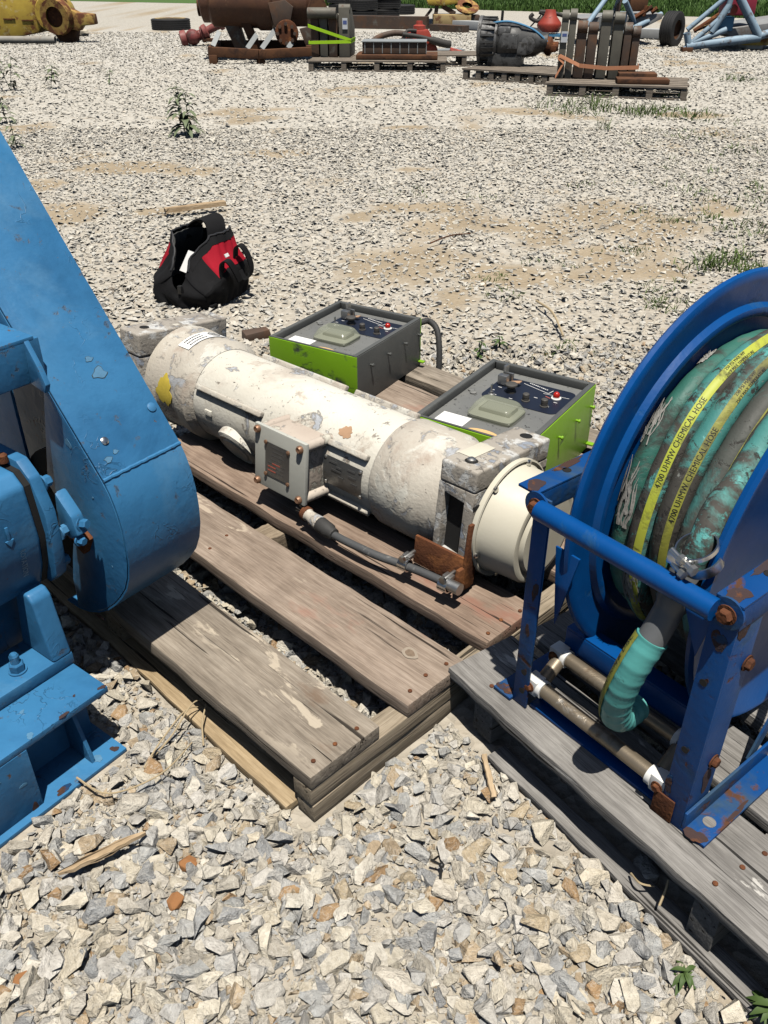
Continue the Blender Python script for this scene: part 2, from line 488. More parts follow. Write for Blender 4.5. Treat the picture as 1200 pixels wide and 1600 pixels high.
M['block_top'] = layered('chalky bare aluminium casting', (.42, .385, .33), (.30, .27, .235), [((.60, .60, .58), 14, .57, .03, 3, .6), ((.30, .33, .38), 16, .60, .02, 13, .55), ((.62, .58, .50), 7, .64, .015, 8, .6), ((.12, .11, .10), 34, .66, .02, 6, .8)], rough=.65, fine=70, fine_s=.5, spec=.4, edge=.6)
M['cap_cream'] = layered('smooth cream paint', (.66, .625, .52), (.60, .56, .45), [((.44, .44, .43), 10, .72, .02, 4, .6)], rough=.5, fine=60, fine_s=.06)
M['plate_pale'] = layered('pale grey green paint', (.52, .525, .475), (.48, .48, .43), [((.36, .29, .235), 16, .68, .02, 4, .7)], rough=.5, fine=60, fine_s=.08)
M['yellow_spray'] = plain('yellow spray paint', (.60, .46, .06), .7, 0, .25, 30, .1)
M['chip_pale'] = plain('pale exposed primer', (.62, .59, .52), .7, 0, .1)
M['orange_rust_wash'] = plain('orange rust wash', (.44, .27, .16), .8, 0, .2)
M['green_box'] = layered('lime green case paint', (.23, .46, .016), (.20, .42, .016), [((.055, .07, .05), 7, .70, .035, 11, .6), ((.03, .03, .03), 40, .76, .01, 4, .6)], rough=.42, fine=60, fine_s=.06)
M['green_scuff'] = layered('scuffed lime green paint', (.23, .46, .016), (.20, .41, .016), [((.05, .065, .045), 6.5, .595, .04, 6, .6)], rough=.45, fine=60, fine_s=.06)
M['grey_box'] = layered('charcoal grey case paint', (.075, .080, .078), (.105, .108, .104), [((.12, .12, .11), 10, .66, .06, 2, .6), ((.045, .11, .012), 6, .73, .05, 9, .5)], rough=.5, fine=60, fine_s=.08)
M['grey_panel'] = layered('speckled grey lid', (.19, .193, .185), (.15, .153, .148), [((.02, .02, .02), 75, .63, .015, 3, .6), ((.20, .20, .19), 9, .64, .06, 12, .6)], rough=.5, fine=70, fine_s=.1)
M['navy'] = layered('dark navy control panel print', (.012, .016, .030), (.016, .021, .036), [((.06, .06, .065), 80, .72, .01, 3, .6)], rough=.38)
M['white'] = plain('white label', (.80, .80, .78), .6, 0, .04)
M['white_print'] = plain('white print', (.70, .70, .68), .6, 0, .04)
M['orange_lbl'] = plain('faded orange label', (.70, .45, .20), .6, 0, .05)
M['black_print'] = plain('black print', (.015, .015, .017), .6)
M['red_print'] = plain('red print', (.38, .10, .07), .6)
M['black_plastic'] = plain('black plastic', (.018, .018, .018), .45, 0, .3)
M['knob'] = plain('dusty knob', (.07, .066, .06), .6, 0, .3)
M['steel'] = plain('bright steel', (.60, .60, .58), .28, 1.0, .1)
M['steel_dull'] = plain('dull zinc', (.42, .42, .41), .45, 1.0, .15, 40)
M['nameplate'] = layered('etched grey nameplate', (.17, .175, .175), (.13, .13, .125), [((.24, .24, .23), 14, .62, .08, 3, .5)], rough=.42, metal=.75, fine=200, fine_s=.05)
M['etch'] = plain('etched lettering', (.11, .11, .11), .5, .5)
M['copper_screw'] = plain('corroded screw', (.28, .16, .10), .5, .6, .35, 60)
M['rubber'] = layered('dusty black rubber', (.028, .028, .028), (.045, .044, .042), [((.12, .115, .105), 20, .64, .06, 3, .8)], rough=.7, fine=120, fine_s=.2)
M['tyre'] = plain('tyre rubber', (.020, .020, .021), .75, 0, .35, 14, .3)
M['cable'] = layered('grey rubber cable', (.085, .088, .09), (.055, .057, .06), [((.24, .24, .23), 28, .62, .05, 3, .7)], rough=.6, fine=140, fine_s=.2)
M['cloth_black'] = plain('black ballistic fabric', (.010, .010, .011), .85, 0, .4, 18, .2, .2)
M['cloth_red'] = plain('red fabric', (.36, .008, .022), .8, 0, .25, 12, .2, .2)
M['cloth_inner'] = plain('grey bag lining', (.060, .062, .06), .85, 0, .3, 14, .2)
M['zip'] = plain('zipper tape', (.035, .035, .037), .5, .2, .2)
M['paper'] = plain('white paper', (.80, .80, .80), .7, 0, .04)
M['hose'] = layered('teal chemical hose', (.055, .22, .20), (.08, .29, .27), [((.062, .058, .050), 8.0, .49, .05, 3, .8), ((.10, .37, .35), 17, .625, .025, 9, .6), ((.030, .028, .025), 30, .575, .03, 17, .85), ((.22, .23, .21), 40, .665, .02, 27, .85)], rough=.6, fine=60, fine_s=.25)
M['hose_dark'] = layered('grimy grey brown hose', (.075, .085, .075), (.06, .06, .052), [((.06, .20, .185), 10, .60, .05, 3, .7), ((.030, .028, .025), 26, .575, .03, 17, .85)], rough=.65, fine=60, fine_s=.25)
M['hose_green'] = layered('dark green hose', (.025, .12, .095), (.038, .165, .13), [((.12, .125, .11), 12, .60, .05, 3, .8), ((.035, .04, .035), 9, .56, .06, 11, .8)], rough=.6, fine=60, fine_s=.3)
M['hose_clean'] = layered('clean turquoise hose', (.105, .40, .375), (.085, .34, .32), [((.06, .13, .115), 18, .68, .05, 3, .7)], rough=.5, fine=60, fine_s=.15)
M['stripe'] = layered('yellow hose stripe', (.44, .49, .05), (.36, .39, .05), [((.16, .16, .05), 14, .60, .06, 3, .8)], rough=.55)
M['stripe_dirty'] = layered('dirty yellow hose stripe', (.31, .32, .045), (.24, .235, .05), [((.10, .095, .05), 14, .56, .08, 3, .8)], rough=.6)
M['frayed'] = plain('frayed grey hose cover', (.30, .29, .27), .9, 0, .3, 30, .3)
M['pvc'] = plain('grey hose coupling', (.115, .12, .125), .5, 0, .2, 20)
M['brass_pipe'] = layered('stained steel roller', (.30, .25, .185), (.22, .18, .13), [((.13, .085, .05), 12, .60, .06, 3, .8), ((.45, .42, .37), 18, .66, .05, 7, .4)], rough=.42, metal=.55, fine=80, fine_s=.1)
M['white_plastic'] = plain('white plastic bracket', (.78, .77, .74), .45, 0, .05)
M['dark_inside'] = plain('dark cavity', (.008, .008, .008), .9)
# ------------------------------------------------------------------ the yard: ground, gravel, grass field
# grass field beyond the yard; its edge runs at a slight angle
fm = MB()
fm.add([(-60, 66, .006), (1.0, 40.0, .006), (12.4, 32.2, .006), (60, 1, .006), (190, 1, .006), (190, 300, .006), (-190, 300, .006), (-190, 66, .006)], [(0, 1, 2, 3, 4, 5, 6, 7)])
field = fm.build('grass_field', M['field'])
tag(field, 'green grass field beyond the gravel yard', kind='structure')

NR = np.random.RandomState(11)
_grid = NR.rand(128, 128)
def vnoise(x, y, s):
    x = np.asarray(x) * s + 40.3; y = np.asarray(y) * s + 17.7
    xi = np.floor(x).astype(int); yi = np.floor(y).astype(int); fx = x - xi; fy = y - yi
    fx = fx * fx * (3 - 2 * fx); fy = fy * fy * (3 - 2 * fy)
    g = lambda a, b: _grid[a % 128, b % 128]
    return (g(xi, yi) * (1 - fx) + g(xi + 1, yi) * fx) * (1 - fy) + (g(xi, yi + 1) * (1 - fx) + g(xi + 1, yi + 1) * fx) * fy
DIRT = []   # bare patches: centre x, y, half width, half depth
for (px, py, w, h) in [(200, 262, 130, 16), (95, 335, 90, 30), (300, 268, 60, 14), (660, 325, 120, 14), (790, 430, 90, 30), (720, 470, 60, 24), (430, 240, 80, 10),
                       (640, 200, 60, 7), (930, 400, 60, 24), (250, 330, 60, 12), (560, 340, 60, 12), (60, 290, 60, 16), (1130, 330, 60, 16), (640, 265, 50, 8), (1080, 180, 80, 8), (860, 1330, 50, 40), (905, 1500, 45, 40), (640, 1290, 40, 30)]:
    c = G(px, py); r = G(px + w, py); u = G(px, py - h)
    DIRT.append((c.x, c.y, (r - c).length * .75, (u - c).length * .65))
def bare(x, y):
    b = np.clip((vnoise(x, y, 0.8) * .55 + vnoise(x, y, 2.6) * .45 - .60) * 4.0, 0, .6)
    for cx, cy, w, h in DIRT:
        d = ((x - cx) / w) ** 2 + ((y - cy) / h) ** 2
        b = np.maximum(b, np.clip(1.3 - d, 0, .74))
    return b

gx_ = np.unique(np.concatenate([[-200, -60, -25], np.arange(-13, 13.01, .2), [25, 60, 200]]))
gy_ = np.unique(np.concatenate([[-60, -8], np.arange(0, 12, .15), np.arange(12, 27, .3), [30, 36, 45, 60, 100, 320]]))
GX, GY = np.meshgrid(gx_, gy_); nx_ = len(gx_)
gm = MB()
gm.v = [(float(a), float(b_), 0.0) for a, b_ in zip(GX.ravel(), GY.ravel())]
gm.f = [(j * nx_ + i, j * nx_ + i + 1, (j + 1) * nx_ + i + 1, (j + 1) * nx_ + i) for j in range(len(gy_) - 1) for i in range(nx_ - 1)]
ground = gm.build('ground', M['ground'])
tag(ground, 'pale limestone gravel yard with bare brown dirt showing through', kind='structure')
ba = ground.data.attributes.new('bare', 'FLOAT', 'POINT')
ba.data.foreach_set('value', bare(GX.ravel(), GY.ravel()).astype(np.float32))
def stone_proto(seed, npts, flat, detail=0):
    r = random.Random(seed)
    bm = bmesh.new()
    ax, ay, az = r.uniform(.8, 1.25), r.uniform(.55, .95), flat * r.uniform(.75, 1.2)
    for i in range(npts):
        while True:
            p = Vector((r.uniform(-1, 1), r.uniform(-1, 1), r.uniform(-1, 1)))
            if .2 < p.length < 1: break
        p.normalize(); p *= r.uniform(.80, 1.0)
        bm.verts.new((p.x * ax, p.y * ay, max(-.75, min(.75, p.z)) * az * 1.3))
    h = bmesh.ops.convex_hull(bm, input=bm.verts)
    junk = list({e for e in h['geom_interior'] + h['geom_unused'] if isinstance(e, bmesh.types.BMVert)})
    if junk: bmesh.ops.delete(bm, geom=junk, context='VERTS')
    if detail:
        bmesh.ops.bevel(bm, geom=[e for e in bm.edges if e.calc_face_angle(0) > .35], offset=.07, segments=1, affect='EDGES', clamp_overlap=True)
    bmesh.ops.triangulate(bm, faces=bm.faces)
    bmesh.ops.recalc_face_normals(bm, faces=bm.faces)
    bm.verts.ensure_lookup_table(); bm.verts.index_update()
    v = np.array([p.co[:] for p in bm.verts]); f = np.array([[q.index for q in t.verts] for t in bm.faces])
    bm.free()
    return v, f
TONES = np.array([(.55, .535, .505), (.42, .43, .43), (.61, .57, .48), (.48, .48, .47), (.65, .62, .55), (.34, .35, .36), (.58, .55, .49), (.46, .37, .26), (.60, .55, .45), (.50, .47, .41), (.38, .255, .145)])
TW = np.array([.13, .10, .13, .10, .11, .06, .12, .08, .08, .07, .02])

def scatter(n, region, smin, smax, power, protos, seed, keep=None, sink=.15, white=0.0, tilt=.28):
    """n chips in polar-ish view wedge; returns vertex, triangle and tone arrays"""
    R = np.random.RandomState(seed)
    y0, y1 = region
    # even density over the wedge in front of the camera
    ysamp = []; xsamp = []
    tot = 0
    while tot < n:
        m = n * 2
        yy = R.uniform(y0, y1, m); half = (yy * .841 + .87) * .47 + .15
        hm = (y1 * .841 + .87) * .47 + .15
        xx = R.uniform(-hm, hm, m)
        ok = np.abs(xx) < half
        yy, xx = yy[ok], xx[ok]
        b = bare(xx, yy)
        k = R.rand(len(xx)) > b
        yy, xx = yy[k], xx[k]
        if keep is not None:
            k = keep(xx, yy); yy, xx = yy[k], xx[k]
        ysamp.append(yy); xsamp.append(xx); tot += len(yy)
    x = np.concatenate(xsamp)[:n]; y = np.concatenate(ysamp)[:n]
    s = smin + (smax - smin) * R.rand(n) ** power
    z = s * R.uniform(-sink, .28, n)
    tone = TONES[R.choice(len(TONES), n, p=TW / TW.sum())] * R.uniform(.84, 1.1, (n, 1))
    tone = tone * (1 - white) + white * np.array([.74, .715, .65]) * R.uniform(.80, 1.08, (n, 1))
    pid = R.randint(0, len(protos), n)
    yaw = R.uniform(0, 2 * np.pi, n); tx = R.normal(0, tilt, n); ty = R.normal(0, tilt, n)
    V = []; F = []; T = []; base = 0
    for i, (pv, pf) in enumerate(protos):
        ix = np.where(pid == i)[0]
        if not len(ix): continue
        cz, sz = np.cos(yaw[ix]), np.sin(yaw[ix]); cx, sx = np.cos(tx[ix]), np.sin(tx[ix]); cy, sy = np.cos(ty[ix]), np.sin(ty[ix])
        p = pv[None, :, :] * (s[ix][:, None, None] / 2)
        X, Y, Z = p[..., 0], p[..., 1], p[..., 2]
        Y, Z = Y * cx[:, None] - Z * sx[:, None], Y * sx[:, None] + Z * cx[:, None]
        X, Z = X * cy[:, None] + Z * sy[:, None], -X * sy[:, None] + Z * cy[:, None]
        X, Y = X * cz[:, None] - Y * sz[:, None], X * sz[:, None] + Y * cz[:, None]
        pts = np.stack([X + x[ix][:, None], Y + y[ix][:, None], Z + z[ix][:, None]], -1)
        nv = pv.shape[0]
        V.append(pts.reshape(-1, 3))
        F.append((pf[None] + (np.arange(len(ix)) * nv)[:, None, None] + base).reshape(-1, 3))
        T.append(np.repeat(tone[ix], nv, 0))
        base += len(ix) * nv
    return np.concatenate(V), np.concatenate(F), np.concatenate(T)

def big_mesh(name, packs, mat, parent):
    off = 0; V = []; F = []; T = []
    for v, f, t in packs:
        V.append(v); F.append(f + off); T.append(t); off += len(v)
    V = np.concatenate(V).astype(np.float32); F = np.concatenate(F).astype(np.int32); T = np.concatenate(T).astype(np.float32)
    me = bpy.data.meshes.new(name)
    me.vertices.add(len(V)); me.vertices.foreach_set('co', V.ravel())
    me.loops.add(F.size); me.loops.foreach_set('vertex_index', F.ravel())
    me.polygons.add(len(F)); me.polygons.foreach_set('loop_start', np.arange(0, F.size, 3, dtype=np.int32))
    me.update(calc_edges=True)
    if T.size: me.set_sharp_from_angle(angle=rad(30))
    else: me.shade_flat()
    if T.size:
        a = me.color_attributes.new('tone', 'FLOAT_COLOR', 'POINT')
        a.data.foreach_set('color', np.concatenate([T, np.ones((len(T), 1), np.float32)], 1).ravel())
    me.materials.append(mat)
    o = bpy.data.objects.new(name, me); SC.collection.objects.link(o)
    if parent is not None: o.parent = parent
    return o

P_near = [stone_proto(100 + i, 10, .50) for i in range(28)]
P_small = [stone_proto(200 + i, 8, .6) for i in range(16)]
P_far = [stone_proto(300 + i, 7, .5) for i in range(14)]
P_fine = [stone_proto(500 + i, 6, .6) for i in range(10)]
P_flat = [stone_proto(400 + i, 7, .36) for i in range(14)]
# footprint of pallet timbers that lie on the ground: keep the chips out from under them
def in_rect(x, y, ox, oy, yaw, x0, x1, y0, y1):
    c, s = math.cos(yaw), math.sin(yaw)
    lx = (x - ox) * c + (y - oy) * s; ly = -(x - ox) * s + (y - oy) * c
    return (lx > x0) & (lx < x1) & (ly > y0) & (ly < y1)
def clear(x, y):
    k = np.ones(len(x), bool)
    k &= ~in_rect(x, y, -.157, 1.218, rad(45.2), -.03, 1.8, -.02, .07)
    k &= ~in_rect(x, y, -.157, 1.218, rad(45.2), -.03, .10, -.02, 1.5)
    k &= ~in_rect(x, y, .158, 1.54, rad(-55), .0, 1.2, -.015, .11)
    k &= ~in_rect(x, y, -.604, 1.583, rad(-37), -.14, .10, -.9, -.12)
    return k
packs = [scatter(13000, (.55, 2.5), .022, .078, 1.9, P_near, 1, clear, .05),
         scatter(34000, (.55, 2.5), .008, .026, 1.2, P_far, 2, clear, .1),
         scatter(26000, (.55, 2.2), .004, .010, 1.0, P_fine, 9, clear, .1),
         scatter(8000, (2.5, 4.0), .022, .066, 1.6, P_small, 6, clear, .05, .1),
         scatter(16000, (2.5, 4.0), .010, .030, 1.2, P_far, 7, clear, .1, .2),
         scatter(78000, (4.0, 10.5), .020, .066, 1.4, P_flat, 3, None, .28, .55, .15),
         scatter(100000, (8.8, 26.0), .030, .085, 1.3, P_flat, 5, None, .32, .75, .12)]
gravel = big_mesh('gravel', packs, M['gravel'], ground)
tag(gravel, 'loose crushed limestone chips in grey cream and tan', kind='stuff')

# the larger stones one can pick out in the foreground
big_meshes = []
for i in range(26):
    v, f = stone_proto(900 + i, 12, .46, 0)
    me = bpy.data.meshes.new('stone')
    me.from_pydata([tuple(p) for p in v], [], [tuple(q) for q in f])
    bm = bmesh.new(); bm.from_mesh(me)
    bmesh.ops.dissolve_limit(bm, angle_limit=.12, verts=bm.verts, edges=bm.edges)
    bmesh.ops.bevel(bm, geom=list(bm.edges), offset=.045, segments=1, affect='EDGES', clamp_overlap=True)
    bmesh.ops.triangulate(bm, faces=bm.faces)
    for q in bm.faces: q.smooth = False
    bm.to_mesh(me); bm.free()
    me.materials.append(M['stone'])
    big_meshes.append(me)
rust_mesh = big_meshes[3].copy(); rust_mesh.materials.clear(); rust_mesh.materials.append(M['rust_stone'])
R_ = random.Random(5)
placed = []
def put_stone(x, y, s, me):
    o = bpy.data.objects.new('stone', me)
    SC.collection.objects.link(o)
    o.parent = ground
    o.location = (x, y, s * .16)
    o.rotation_euler = (R_.gauss(0, .16), R_.gauss(0, .16), R_.uniform(0, 6.28))
    o.scale = (s / 2, s / 2, s / 2 * R_.uniform(.8, 1.15))
    placed.append((x, y, s))
for px, py, s in [(295, 1355, .058), (275, 1413, .056), (35, 1540, .060)]:
    p = G(px, py); put_stone(p.x, p.y, s, rust_mesh)
for px, py, s in [(650, 1345, .085), (690, 1395, .08), (205, 1262, .10), (1010, 1370, .085), (745, 1270, .08), (620, 1540, .10), (940, 1450, .095), (230, 1365, .07),
                  (300, 1455, .075), (480, 1480, .08), (70, 1450, .075), (230, 1105, .085), (590, 1230, .08), (540, 1400, .07), (420, 1560, .085), (1000, 1490, .08), (880, 1430, .075)]:
    p = G(px, py); put_stone(p.x, p.y, s, R_.choice(big_meshes))
tries = 0
while len(placed) < 300 and tries < 40000:
    tries += 1
    px, py = R_.uniform(-20, 1150), R_.uniform(1000, 1620)
    p = G(px, py)
    s = .040 + .050 * R_.random() ** 1.5
    if any((p.x - a) ** 2 + (p.y - b) ** 2 < (.36 * (s + c)) ** 2 for a, b, c in placed): continue
    X, Y = np.array([p.x]), np.array([p.y])
    if not clear(X, Y)[0]: continue
    if in_rect(X, Y, -.157, 1.218, rad(45.2), -.03, 1.8, -.03, 1.5)[0] or in_rect(X, Y, .158, 1.54, rad(-55), -.02, 1.3, -.03, .9)[0]: continue
    if in_rect(X, Y, -.604, 1.583, rad(-37), -.8, .12, -1.2, -.1)[0] or in_rect(X, Y, -.604, 1.583, rad(-37), -.8, -.02, -.2, .25)[0]: continue
    put_stone(p.x, p.y, s, R_.choice(big_meshes))

# grass blades along the near edge of the field
def blades(n, seed, place, hmin, hmax, w, lean=.35):
    R = np.random.RandomState(seed)
    x, y = place(R, n)
    h = R.uniform(hmin, hmax, n); a = R.uniform(0, 2 * np.pi, n); b = R.uniform(0, 2 * np.pi, n); ln = np.abs(R.normal(0, lean, n)) * h
    V = np.zeros((n, 5, 3)); cx, sx = np.cos(a) * w / 2, np.sin(a) * w / 2; lx, ly = np.cos(b) * ln, np.sin(b) * ln
    V[:, 0] = np.stack([x - cx, y - sx, np.zeros(n)], -1); V[:, 1] = np.stack([x + cx, y + sx, np.zeros(n)], -1)
    V[:, 2] = np.stack([x - cx * .8 + lx * .35, y - sx * .8 + ly * .35, h * .6], -1); V[:, 3] = np.stack([x + cx * .8 + lx * .35, y + sx * .8 + ly * .35, h * .6], -1)
    V[:, 4] = np.stack([x + lx, y + ly, h], -1)
    F = np.array([[0, 1, 3], [0, 3, 2], [2, 3, 4]])[None] + (np.arange(n) * 5)[:, None, None]
    return V.reshape(-1, 3), F.reshape(-1, 3), np.zeros((0, 3))
def edge_strip(R, n):
    t = R.rand(n); x = -6 + 28 * t
    ye = np.where(x < 1, 40 - (x - 1) * .43, np.where(x < 12.4, 40 - (x - 1) * .684, 32.2 - (x - 12.4) * .655))
    return x, ye - .15 + 14 * R.rand(n) ** 1.5
fg = big_mesh('meadow_grass', [blades(36000, 3, edge_strip, .10, .32, .05)], M['field'], None)
tag(fg, 'long green grass growing along the far edge of the yard', 'grass', kind='stuff')
# ------------------------------------------------------------------ timber helper
def board(name, mat, parent, x0, x1, y0, y1, z0, z1, along='y', seed=0, rough=.0042, nseg=18, warp=.0032, bevel=.003):
    """sawn board with slightly wandering edges, chipped corners"""
    r = random.Random(seed + 400)
    m = MB(); n = nseg; vs = []
    pa = [r.uniform(0, 6.28) for _ in range(8)]
    for i in range(n + 1):
        t = i / n
        e = [warp * math.sin(pa[k] + 5 * t * (1 + k * .3)) + r.gauss(0, rough * .45) for k in range(4)]
        if along == 'y':
            y = y0 + (y1 - y0) * t
            ring = [(x0 + e[0], y, z0), (x1 + e[1], y, z0), (x1 + e[1] * .8, y, z1 + e[3] * .4), (x0 + e[0] * .8, y, z1 + e[2] * .4)]
        else:
            x = x0 + (x1 - x0) * t
            ring = [(x, y1 + e[1], z0), (x, y0 + e[0], z0), (x, y0 + e[0] * .8, z1 + e[2] * .4), (x, y1 + e[1] * .8, z1 + e[3] * .4)]
        vs += ring
    fs = []
    for i in range(n):
        for k in range(4):
            k2 = (k + 1) % 4
            fs.append((i * 4 + k, i * 4 + k2, i * 4 + 4 + k2, i * 4 + 4 + k))
    fs += [(0, 1, 2, 3), (n * 4 + 3, n * 4 + 2, n * 4 + 1, n * 4)]
    m.add(vs, fs)
    return m.build(name, mat, parent, bevel=bevel, seg=2, sharp=30)
nail_me = None
def nail(parent, x, y, z, r=.0055):
    global nail_me
    if nail_me is None:
        o = MB().lathe((0, 0, -.002), (0, 0, 1), [(0, .0055), (.003, .0055), (.0042, .004)], 10).build('nail', M['rust'])
        nail_me = o.data; bpy.data.objects.remove(o)
    o = bpy.data.objects.new('nail', nail_me); SC.collection.objects.link(o)
    o.parent = parent; o.location = (x, y, z); o.scale = (r / .0055,) * 3
    return o

# ------------------------------------------------------------------ pallet under the white machine
pal = empty('wooden_pallet', (-.157, 1.218, 0), rad(45.2), 'weathered brown pallet with wide red-stained planks under the white machine and green boxes', 'pallet')
ZT = .150
b = board('deck_board', M['w_grey'], pal, 0, .208, -.002, 1.5, .110, ZT, seed=1); tag(b, 'grey plank with pale scraped patches, nearest the camera')
board('deck_board', M['w_red'], pal, .300, .506, -.004, 1.5, .110, ZT, seed=2)
board('deck_board', M['w_red2'], pal, .591, .800, .003, 1.5, .110, ZT, seed=3)
board('deck_board', M['w_red2'], pal, .96, 1.16, 0, 1.5, .110, ZT, seed=4)
board('deck_board', M['w_red'], pal, 1.395, 1.60, -.01, 1.5, .110, ZT, seed=5)
board('deck_board', M['w_grey'], pal, 1.655, 1.80, 0, 1.5, .110, ZT, seed=6)
board('rail', M['w_rail'], pal, 0, 1.80, 0, .056, .058, .1085, along='x', seed=7, warp=.003)
board('rail', M['w_rail'], pal, .003, 1.80, .001, .054, .002, .0545, along='x', seed=8, warp=.004)
board('skid_board', M['w_tan'], pal, -.022, .066, .058, 1.5, .003, .024, seed=9, warp=.006)
board('skid_board', M['w_tan'], pal, .70, .80, .058, 1.5, .003, .024, seed=10)
for x0, x1, mt in ((.012, .13, 'w_block'), (.50, .64, 'w_block'), (.95, 1.10, 'w_block'), (1.42, 1.56, 'w_block')):
    board('block', M[mt], pal, x0, x1, .80, .88, .026, .108, along='x', seed=int(x0 * 100))
    board('block', M[mt], pal, x0, x1, 1.40, 1.48, .026, .108, along='x', seed=int(x0 * 100) + 3)
for bx in (.0, .300, .591, .96):
    for dx, dy in ((.035, .030), (.10, .034), (.165, .027)):
        nail(pal, bx + dx, dy + rnd.uniform(-.006, .006), ZT + .001)
for dx, dy in ((.04, .85), (.11, .83), (.16, .86), (.345 - .0, .84), (.42, .86)):
    nail(pal, dx + (.0 if dx > .3 else 0), dy, ZT + .001)

def knot(parent, x, y, z, r, seed):
    q = random.Random(seed); ph = q.uniform(0, 6)
    ring = [(r * 1.5 * (1 + .12 * math.sin(2 * a + ph)) * math.cos(a), r * 2.2 * (1 + .10 * math.sin(3 * a)) * math.sin(a)) for a in [k * .2618 for k in range(24)]]
    o = MB().prism(ring, (x, y, z), (1, 0, 0), (0, 1, 0), (0, 0, .0008)).build('knot', M['knot_ring'], parent)
    MB().prism([(a * .62, b_ * .60) for a, b_ in ring], (x, y, z + .0005), (1, 0, 0), (0, 1, 0), (0, 0, .0008)).build('knot_heart', M['knot'], o)
knot(pal, .430, .115, ZT + .0006, .011, 1)
# ------------------------------------------------------------------ pallet under the hose reel
pal2 = empty('wooden_pallet', (.158, 1.54, 0), rad(-55), 'silver-grey weathered pallet under the blue hose reel', 'pallet')
board('deck_board', M['w_silver'], pal2, 0, 1.25, 0, .205, .135, .165, along='x', seed=21, warp=.004, nseg=24, rough=.003)
board('deck_board', M['w_silver'], pal2, .01, 1.25, .245, .40, .135, .165, along='x', seed=22)
board('deck_board', M['w_silver'], pal2, .0, 1.25, .46, .62, .135, .165, along='x', seed=23)
board('deck_board', M['w_silver'], pal2, .005, 1.25, .70, .86, .135, .165, along='x', seed=24)
for x0 in (.085, .715):
    board('stringer', M['w_silver_y'], pal2, x0, x0 + .062, .012, .88, .024, .1335, seed=int(x0 * 90), warp=.003)
board('skid_board', M['w_silver'], pal2, .17, 1.25, -.014, .042, .002, .023, along='x', seed=31, warp=.004)
board('skid_board', M['w_silver'], pal2, .0, 1.25, .62, .72, .002, .023, along='x', seed=32)
for x in (.10, .73):
    for y in (.04, .11, .17): nail(pal2, x + rnd.uniform(0, .02), y, .166)
# ------------------------------------------------------------------ long white tubular machine
# local x runs along the tube towards the camera end, origin on the pallet below the tube axis
mach = empty('tubular_motor', (.337, 1.975, .150), rad(-42), 'long cream tubular motor with peeling paint and square end flanges lying on the pallet', 'motor')
AZ = .165
ROLL = rad(6)
core = Vector((0, 0, AZ))
def RX(p):
    """roll about the tube axis"""
    x, y, z = p; z -= AZ
    return Vector((x, y * math.cos(ROLL) + z * math.sin(ROLL), -y * math.sin(ROLL) + z * math.cos(ROLL) + AZ))
def rolled(mb):
    mb.v = [tuple(RX(p)) for p in mb.v]; return mb
X1 = Vector((1, 0, 0))
body = rolled(MB().lathe((0, 0, AZ), X1, [(-1.25, .150), (-1.24, .158), (-.30, .158), (-.27, .150)], 56)).build('tube', M['cream'], mach)
rolled(MB().lathe((0, 0, AZ), X1, [(-1.44, .172), (-1.43, .184), (-1.385, .184), (-1.378, .178), (-1.27, .176), (-1.255, .182), (-1.215, .182), (-1.205, .174), (-1.185, .160)], 56)).build('collar', M['cream_bare'], mach)
rolled(MB().lathe((0, 0, AZ), X1, [(-.375, .157), (-.36, .168), (-.20, .170), (-.185, .162), (-.125, .160)], 56)).build('collar', M['cream_bare'], mach)
# near flange: a U-shaped casting, top block, two side legs with an opening
fl = rolled(MB().box((-.058, 0, AZ + .155), (.116, .345, .062)))
fl_o = fl.build('flange', M['block_top'], mach, bevel=.008, seg=3)
def leg(s):
    poly = [(-.116, -.165), (0, -.165), (0, .124), (-.116, .124)]
    m = MB()
    y0 = s * .1725; dy = -s * .055
    # frame of the leg round its opening, four bars
    for a in ([(-.116, -.10), (-.096, -.10), (-.096, .1235), (-.116, .1235)], [(-.030, -.10), (0, -.10), (0, .1235), (-.030, .1235)],
              [(-.0958, .098), (-.0302, .088), (-.0302, .1235), (-.0958, .1235)], [(-.0958, -.10), (-.0302, -.10), (-.0302, -.085), (-.0958, -.075)]):
        m.prism(a, (0, y0, AZ), (1, 0, 0), (0, 0, 1), (0, dy, 0))
    return rolled(m)
leg(-1).build('flange_leg', M['block_top'], mach, bevel=.003)
leg(1).build('flange_leg', M['block_top'], mach, bevel=.003)
rolled(MB().box((-.06, 0, AZ), (.112, .29, .21))).build('opening_shade', M['dark_inside'], mach)  # near-black block standing for the shade inside the leg openings
for y in (-.125, .13):
    rolled(MB().lathe((-.055, y, AZ + .1855), (0, 0, 1), [(0, .018), (.0012, .018)], 20)).build('bolt_hole', M['dark_inside'], mach)
bb = MB().lathe((-.055, -.125, AZ + .186), (0, 0, 1), [(0, .012), (.006, .012), (.010, .006)], 14)
rolled(bb).build('bolt', M['steel_dull'], mach)
rolled(MB().box((-.085, -.06, AZ + .1872), (.05, .10, .0012))).build('paint_flake', M['cap_cream'], mach, bevel=.0005)
# far flange block
rolled(MB().box((-1.485, -.005, AZ + .145), (.115, .385, .082))).build('flange', M['block_top'], mach, bevel=.008, seg=3)
rolled(MB().box((-1.485, -.005, AZ + .0), (.113, .383, .205))).build('flange_leg', M['block_top'], mach, bevel=.006)
rolled(MB().lathe((-1.49, -.13, AZ + .1865), (0, 0, 1), [(0, .017), (.0012, .017)], 18)).build('bolt_hole', M['dark_inside'], mach)
